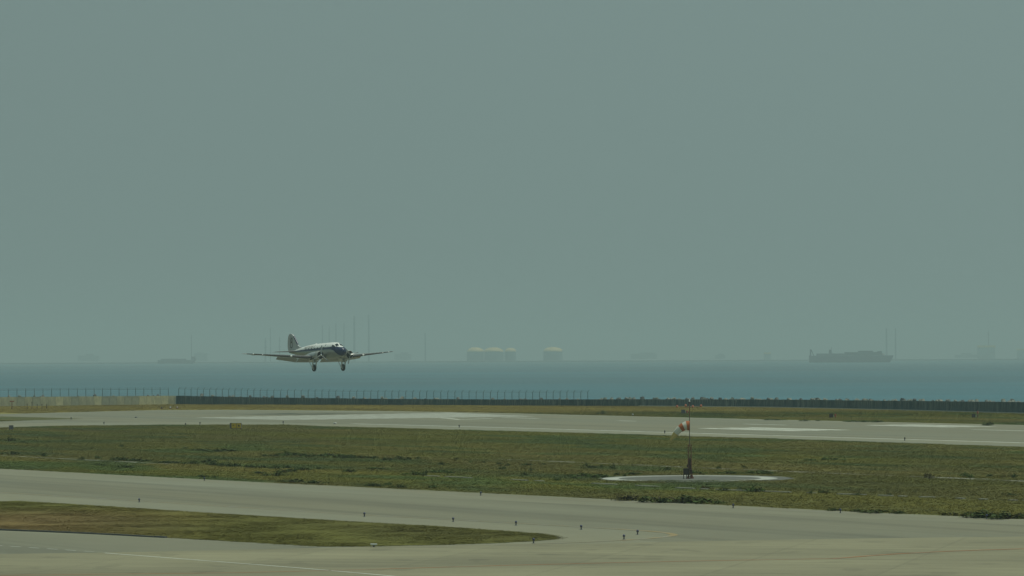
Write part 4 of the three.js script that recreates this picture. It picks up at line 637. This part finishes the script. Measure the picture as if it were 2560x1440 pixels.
  for (const s of [1, -1]) {
    const w = part('wing', s > 0 ? wg : flipZ(wg), lightSilver, plane); part('de_icing_boot', s > 0 ? boot : flipZ(boot), black, w);
    part('inner_boot', s > 0 ? wingGeo(wsec.slice(0, 3), 0, 0.10, 0.012, 6) : flipZ(wingGeo(wsec.slice(0, 3), 0, 0.10, 0.012, 6)), black, w);
    // split flap hanging below the trailing edge
    const fp = []; for (const [z0, z1] of [[0.4, 4.25], [4.35, 8.2]]) { const a = lerp(0, 1, 0), sec = (z) => { let i = 1; while (i < wsec.length - 1 && wsec[i][0] < z) i++; const f = (z - wsec[i - 1][0]) / (wsec[i][0] - wsec[i - 1][0]); return [0, 1, 2, 3].map((k) => lerp(wsec[i - 1][k], wsec[i][k], f)); };
      const A = sec(z0), B = sec(z1), pos = []; const pt = (q, u, dy) => [X(q[1] + u * q[2]), q[3] - dy, q[0] * s]; const h0 = pt(A, 0.76, 0.10), h1 = pt(B, 0.76, 0.08), e0 = pt(A, 0.95, 0.66 * A[2] / 4.4), e1 = pt(B, 0.95, 0.66 * B[2] / 4.4), dn = 0.035;
      for (const d of [0, -dn]) { const o = (q) => [q[0], q[1] + d, q[2]]; pos.push(...o(h0), ...o(e0), ...o(h1), ...o(h1), ...o(e0), ...o(e1)); } pos.push(...e0, ...[e0[0], e0[1] - dn, e0[2]], ...e1, ...e1, ...[e0[0], e0[1] - dn, e0[2]], ...[e1[0], e1[1] - dn, e1[2]]);
      const g = new THREE.BufferGeometry(); g.setAttribute('position', new THREE.Float32BufferAttribute(pos, 3)); g.computeVertexNormals(); part('flap', g, lightSilver, w); }
    for (const [z, t, y, r] of [[7.0, 5.82, -0.70, 0.2], [11.7, 7.25, -0.33, 0.11], [13.2, 7.74, -0.2, 0.11]]) part('landing_light', new THREE.SphereGeometry(r, 12, 8).scale(0.7, 0.9, 1).translate(X(t), y, s * z), white, w);
    part('aileron', [bx(0.34, 0.05, 4.2).rotateY(s * -0.06).translate(X(9.0), -0.36, s * 10.7)], silver, w).rotation.x = 0;

    // engine nacelle
    const nz = 2.82 * s, ny = -0.74, prof = [[3.3, 0.63], [3.16, 0.655], [3.12, 0.685], [3.2, 0.725], [3.5, 0.745], [4.0, 0.735], [4.25, 0.70], [4.3, 0.66], [5.0, 0.68], [6.0, 0.62], [7.2, 0.46], [8.4, 0.2], [8.9, 0.03]];
    const lathe = (list) => new THREE.LatheGeometry(list.map(([t, r]) => new THREE.Vector2(r, t)), 28).rotateZ(Math.PI / 2);  // its axis along -x
    const n = part('engine_nacelle', lathe(prof.slice(7)).translate(NOSE, ny, nz), silver, plane);
    part('cowling', lathe(prof.slice(0, 8)).translate(NOSE, ny, nz), lightSilver, n);
    part('engine_face', [new THREE.CylinderGeometry(0.66, 0.66, 0.05, 24).rotateZ(Math.PI / 2).translate(X(3.55), ny, nz)], black, n);
    const cyl = []; for (let k = 0; k < 9; k++) { const a = k / 9 * 6.2832; cyl.push(rod(V(X(3.45), ny + 0.2 * Math.cos(a), nz + 0.2 * Math.sin(a)), V(X(3.45), ny + 0.54 * Math.cos(a), nz + 0.54 * Math.sin(a)), 0.1, 0.09, 8)); } part('cylinder', cyl, mat(0.022, 0.022, 0.024, 0.6), n).userData.kind = 'stuff';
    part('oil_cooler', [new THREE.CylinderGeometry(0.24, 0.2, 0.9, 14).rotateZ(Math.PI / 2).translate(X(4.5), ny - 0.78, nz)], silver, n);
    part('exhaust', [rod(V(X(4.4), ny - 0.45, nz + s * 0.55), V(X(5.6), ny - 0.62, nz + s * 0.66), 0.12, 0.1, 10)], mat(0.05, 0.042, 0.035, 0.7, { metalness: 0.5 }), n);
    // propeller, stopped
    const pr = part('propeller', [new THREE.SphereGeometry(0.17, 14, 10).scale(1.5, 1, 1).translate(X(2.98), ny, nz), new THREE.CylinderGeometry(0.13, 0.16, 0.35, 12).rotateZ(Math.PI / 2).translate(X(3.15), ny, nz)], chrome, n);
    for (let k = 0; k < 3; k++) { const b = new THREE.BoxGeometry(0.05, 1.5, 0.2, 1, 6, 1), p = b.attributes.position; for (let i = 0; i < p.count; i++) { const h = (p.getY(i) + 0.75) / 1.5, w = 0.55 + 0.75 * Math.sin(Math.PI * clamp(0.15 + 0.75 * h)), a = 0.75 - 0.5 * h, x = p.getX(i) * (1 - 0.6 * h), z = p.getZ(i) * w; p.setXYZ(i, x * Math.cos(a) - z * Math.sin(a), p.getY(i), x * Math.sin(a) + z * Math.cos(a)); } b.computeVertexNormals();
      part('blade', b.translate(0, 0.9, 0).rotateX(k * 2.0944 + (s > 0 ? -2.2 : 2.85)).translate(X(2.98), ny, nz), mat(0.30, 0.32, 0.32, 0.4, { metalness: 0.4 }), pr); }
    // main gear
    const gx = X(5.55), gy = -2.83, wheel = part('main_wheel', [new THREE.TorusGeometry(0.40, 0.175, 14, 30).scale(1, 1, 1.15).translate(gx, gy, nz)], tyreM, plane);
    part('hub', [new THREE.CylinderGeometry(0.26, 0.26, 0.26, 20).rotateX(Math.PI / 2).translate(gx, gy, nz), new THREE.CylinderGeometry(0.08, 0.08, 0.66, 10).rotateX(Math.PI / 2).translate(gx, gy, nz)], strutM, wheel);
    for (const d of [-0.33, 0.33]) part('gear_strut', [rod(V(gx, gy, nz + d), V(gx + 0.22, gy + 0.95, nz + d), 0.095, 0.11, 10), rod(V(gx + 0.22, gy + 0.95, nz + d), V(gx + 0.4, ny - 0.35, nz + d * 1.05), 0.14, 0.16, 10)], strutM, plane);
    part('cross_brace', [rod(V(gx + 0.22, gy + 0.95, nz - 0.33), V(gx + 0.22, gy + 0.95, nz + 0.33), 0.05), rod(V(gx + 0.1, gy + 0.62, nz - 0.33), V(gx + 0.1, gy + 0.62, nz + 0.33), 0.045), rod(V(gx - 0.05, gy + 0.05, nz - 0.33), V(gx - 1.7, ny - 0.35, nz - 0.26), 0.05), rod(V(gx - 0.05, gy + 0.05, nz + 0.33), V(gx - 1.7, ny - 0.35, nz + 0.26), 0.05)], strutM, plane);
    for (const d of [-0.5, 0.5]) part('gear_door', [bx(1.5, 0.5, 0.03).rotateX(d * 0.5).translate(gx - 0.1, ny - 0.82, nz + d)], silver, plane);
  }
  // tail
  const hsec = [[0.15, 15.6, 2.7, 0.42, 0.11], [2.0, 16.1, 2.1, 0.42, 0.10], [3.6, 16.6, 1.45, 0.42, 0.09], [4.05, 16.95, 0.85, 0.42, 0.08], [4.2, 17.3, 0.3, 0.42, 0.08]], hg = wingGeo(hsec, 0, 1), hb = wingGeo(hsec.slice(0, 4), 0, 0.08, 0.006, 4);
  for (const s of [1, -1]) { const h = part('tailplane', s > 0 ? hg : flipZ(hg), lightSilver, plane); part('de_icing_boot', s > 0 ? hb : flipZ(hb), black, h); }
  {
    const out = [[13.9, 0.98], [15.2, 1.12], [15.9, 1.45], [16.7, 2.35], [17.3, 3.05], [17.75, 3.42], [18.2, 3.56], [18.7, 3.5], [19.1, 3.22], [19.35, 2.6], [19.45, 1.8], [19.4, 1.0], [19.15, 0.45], [18.6, 0.35], [14.2, 0.6]];
    const s = new THREE.Shape(out.map(([t, y]) => new THREE.Vector2(X(t), y)));
    const fin = part('fin', new THREE.ExtrudeGeometry(s, { depth: 0.12, bevelEnabled: true, bevelSize: 0.05, bevelThickness: 0.06, bevelSegments: 2, curveSegments: 6 }).translate(0, 0, -0.06), finM, plane);
    part('rudder_gap', [bx(0.035, 2.75, 0.256).rotateZ(0.03).translate(X(18.35), 1.95, 0)], mat(0.2, 0.2, 0.2, 0.8), fin);
    part('fin_stripe', [rod(V(X(16.02), 1.62, 0), V(X(17.3), 3.06, 0), 0.155, 0.14, 8).scale(1, 1, 1.0)], navy, fin);
    const cv = document.createElement('canvas'), ca = document.createElement('canvas'); for (const k of [cv, ca]) { k.width = 256; k.height = 384; } const c = cv.getContext('2d'), a = ca.getContext('2d');
    c.fillStyle = '#241a14'; c.fillRect(0, 0, 256, 384); a.fillStyle = '#000'; a.fillRect(0, 0, 256, 384);
    a.strokeStyle = '#fff'; a.lineWidth = 27; a.lineCap = 'round'; for (const [x, y, rx, ry] of [[140, 104, 44, 76], [124, 262, 66, 96]]) { a.beginPath(); a.ellipse(x, y, rx, ry, 0.12, 0, 6.2832); a.stroke(); } a.lineWidth = 20; a.beginPath(); a.moveTo(96, 40); a.bezierCurveTo(70, 140, 52, 240, 40, 352); a.stroke();
    const t1 = new THREE.CanvasTexture(cv), t2 = new THREE.CanvasTexture(ca); t1.colorSpace = THREE.SRGBColorSpace;
    const em = new THREE.MeshStandardMaterial({ map: t1, alphaMap: t2, transparent: true, roughness: 0.6 });
    for (const z of [1, -1]) { const g = new THREE.PlaneGeometry(1.25, 2.0); if (z < 0) g.rotateY(Math.PI); part('emblem', g.translate(X(18.0), 2.0, z * 0.136), em, fin); }
  }
  part('tail_wheel', [new THREE.TorusGeometry(0.2, 0.09, 10, 20).translate(X(17.2), -0.42, 0)], tyreM, plane); part('tail_strut', [rod(V(X(17.2), -0.42, 0.1), V(X(16.9), 0.05, 0.06), 0.04), rod(V(X(17.2), -0.42, -0.1), V(X(16.9), 0.05, -0.06), 0.04)], strutM, plane);
}

renderer.render(scene, camera);
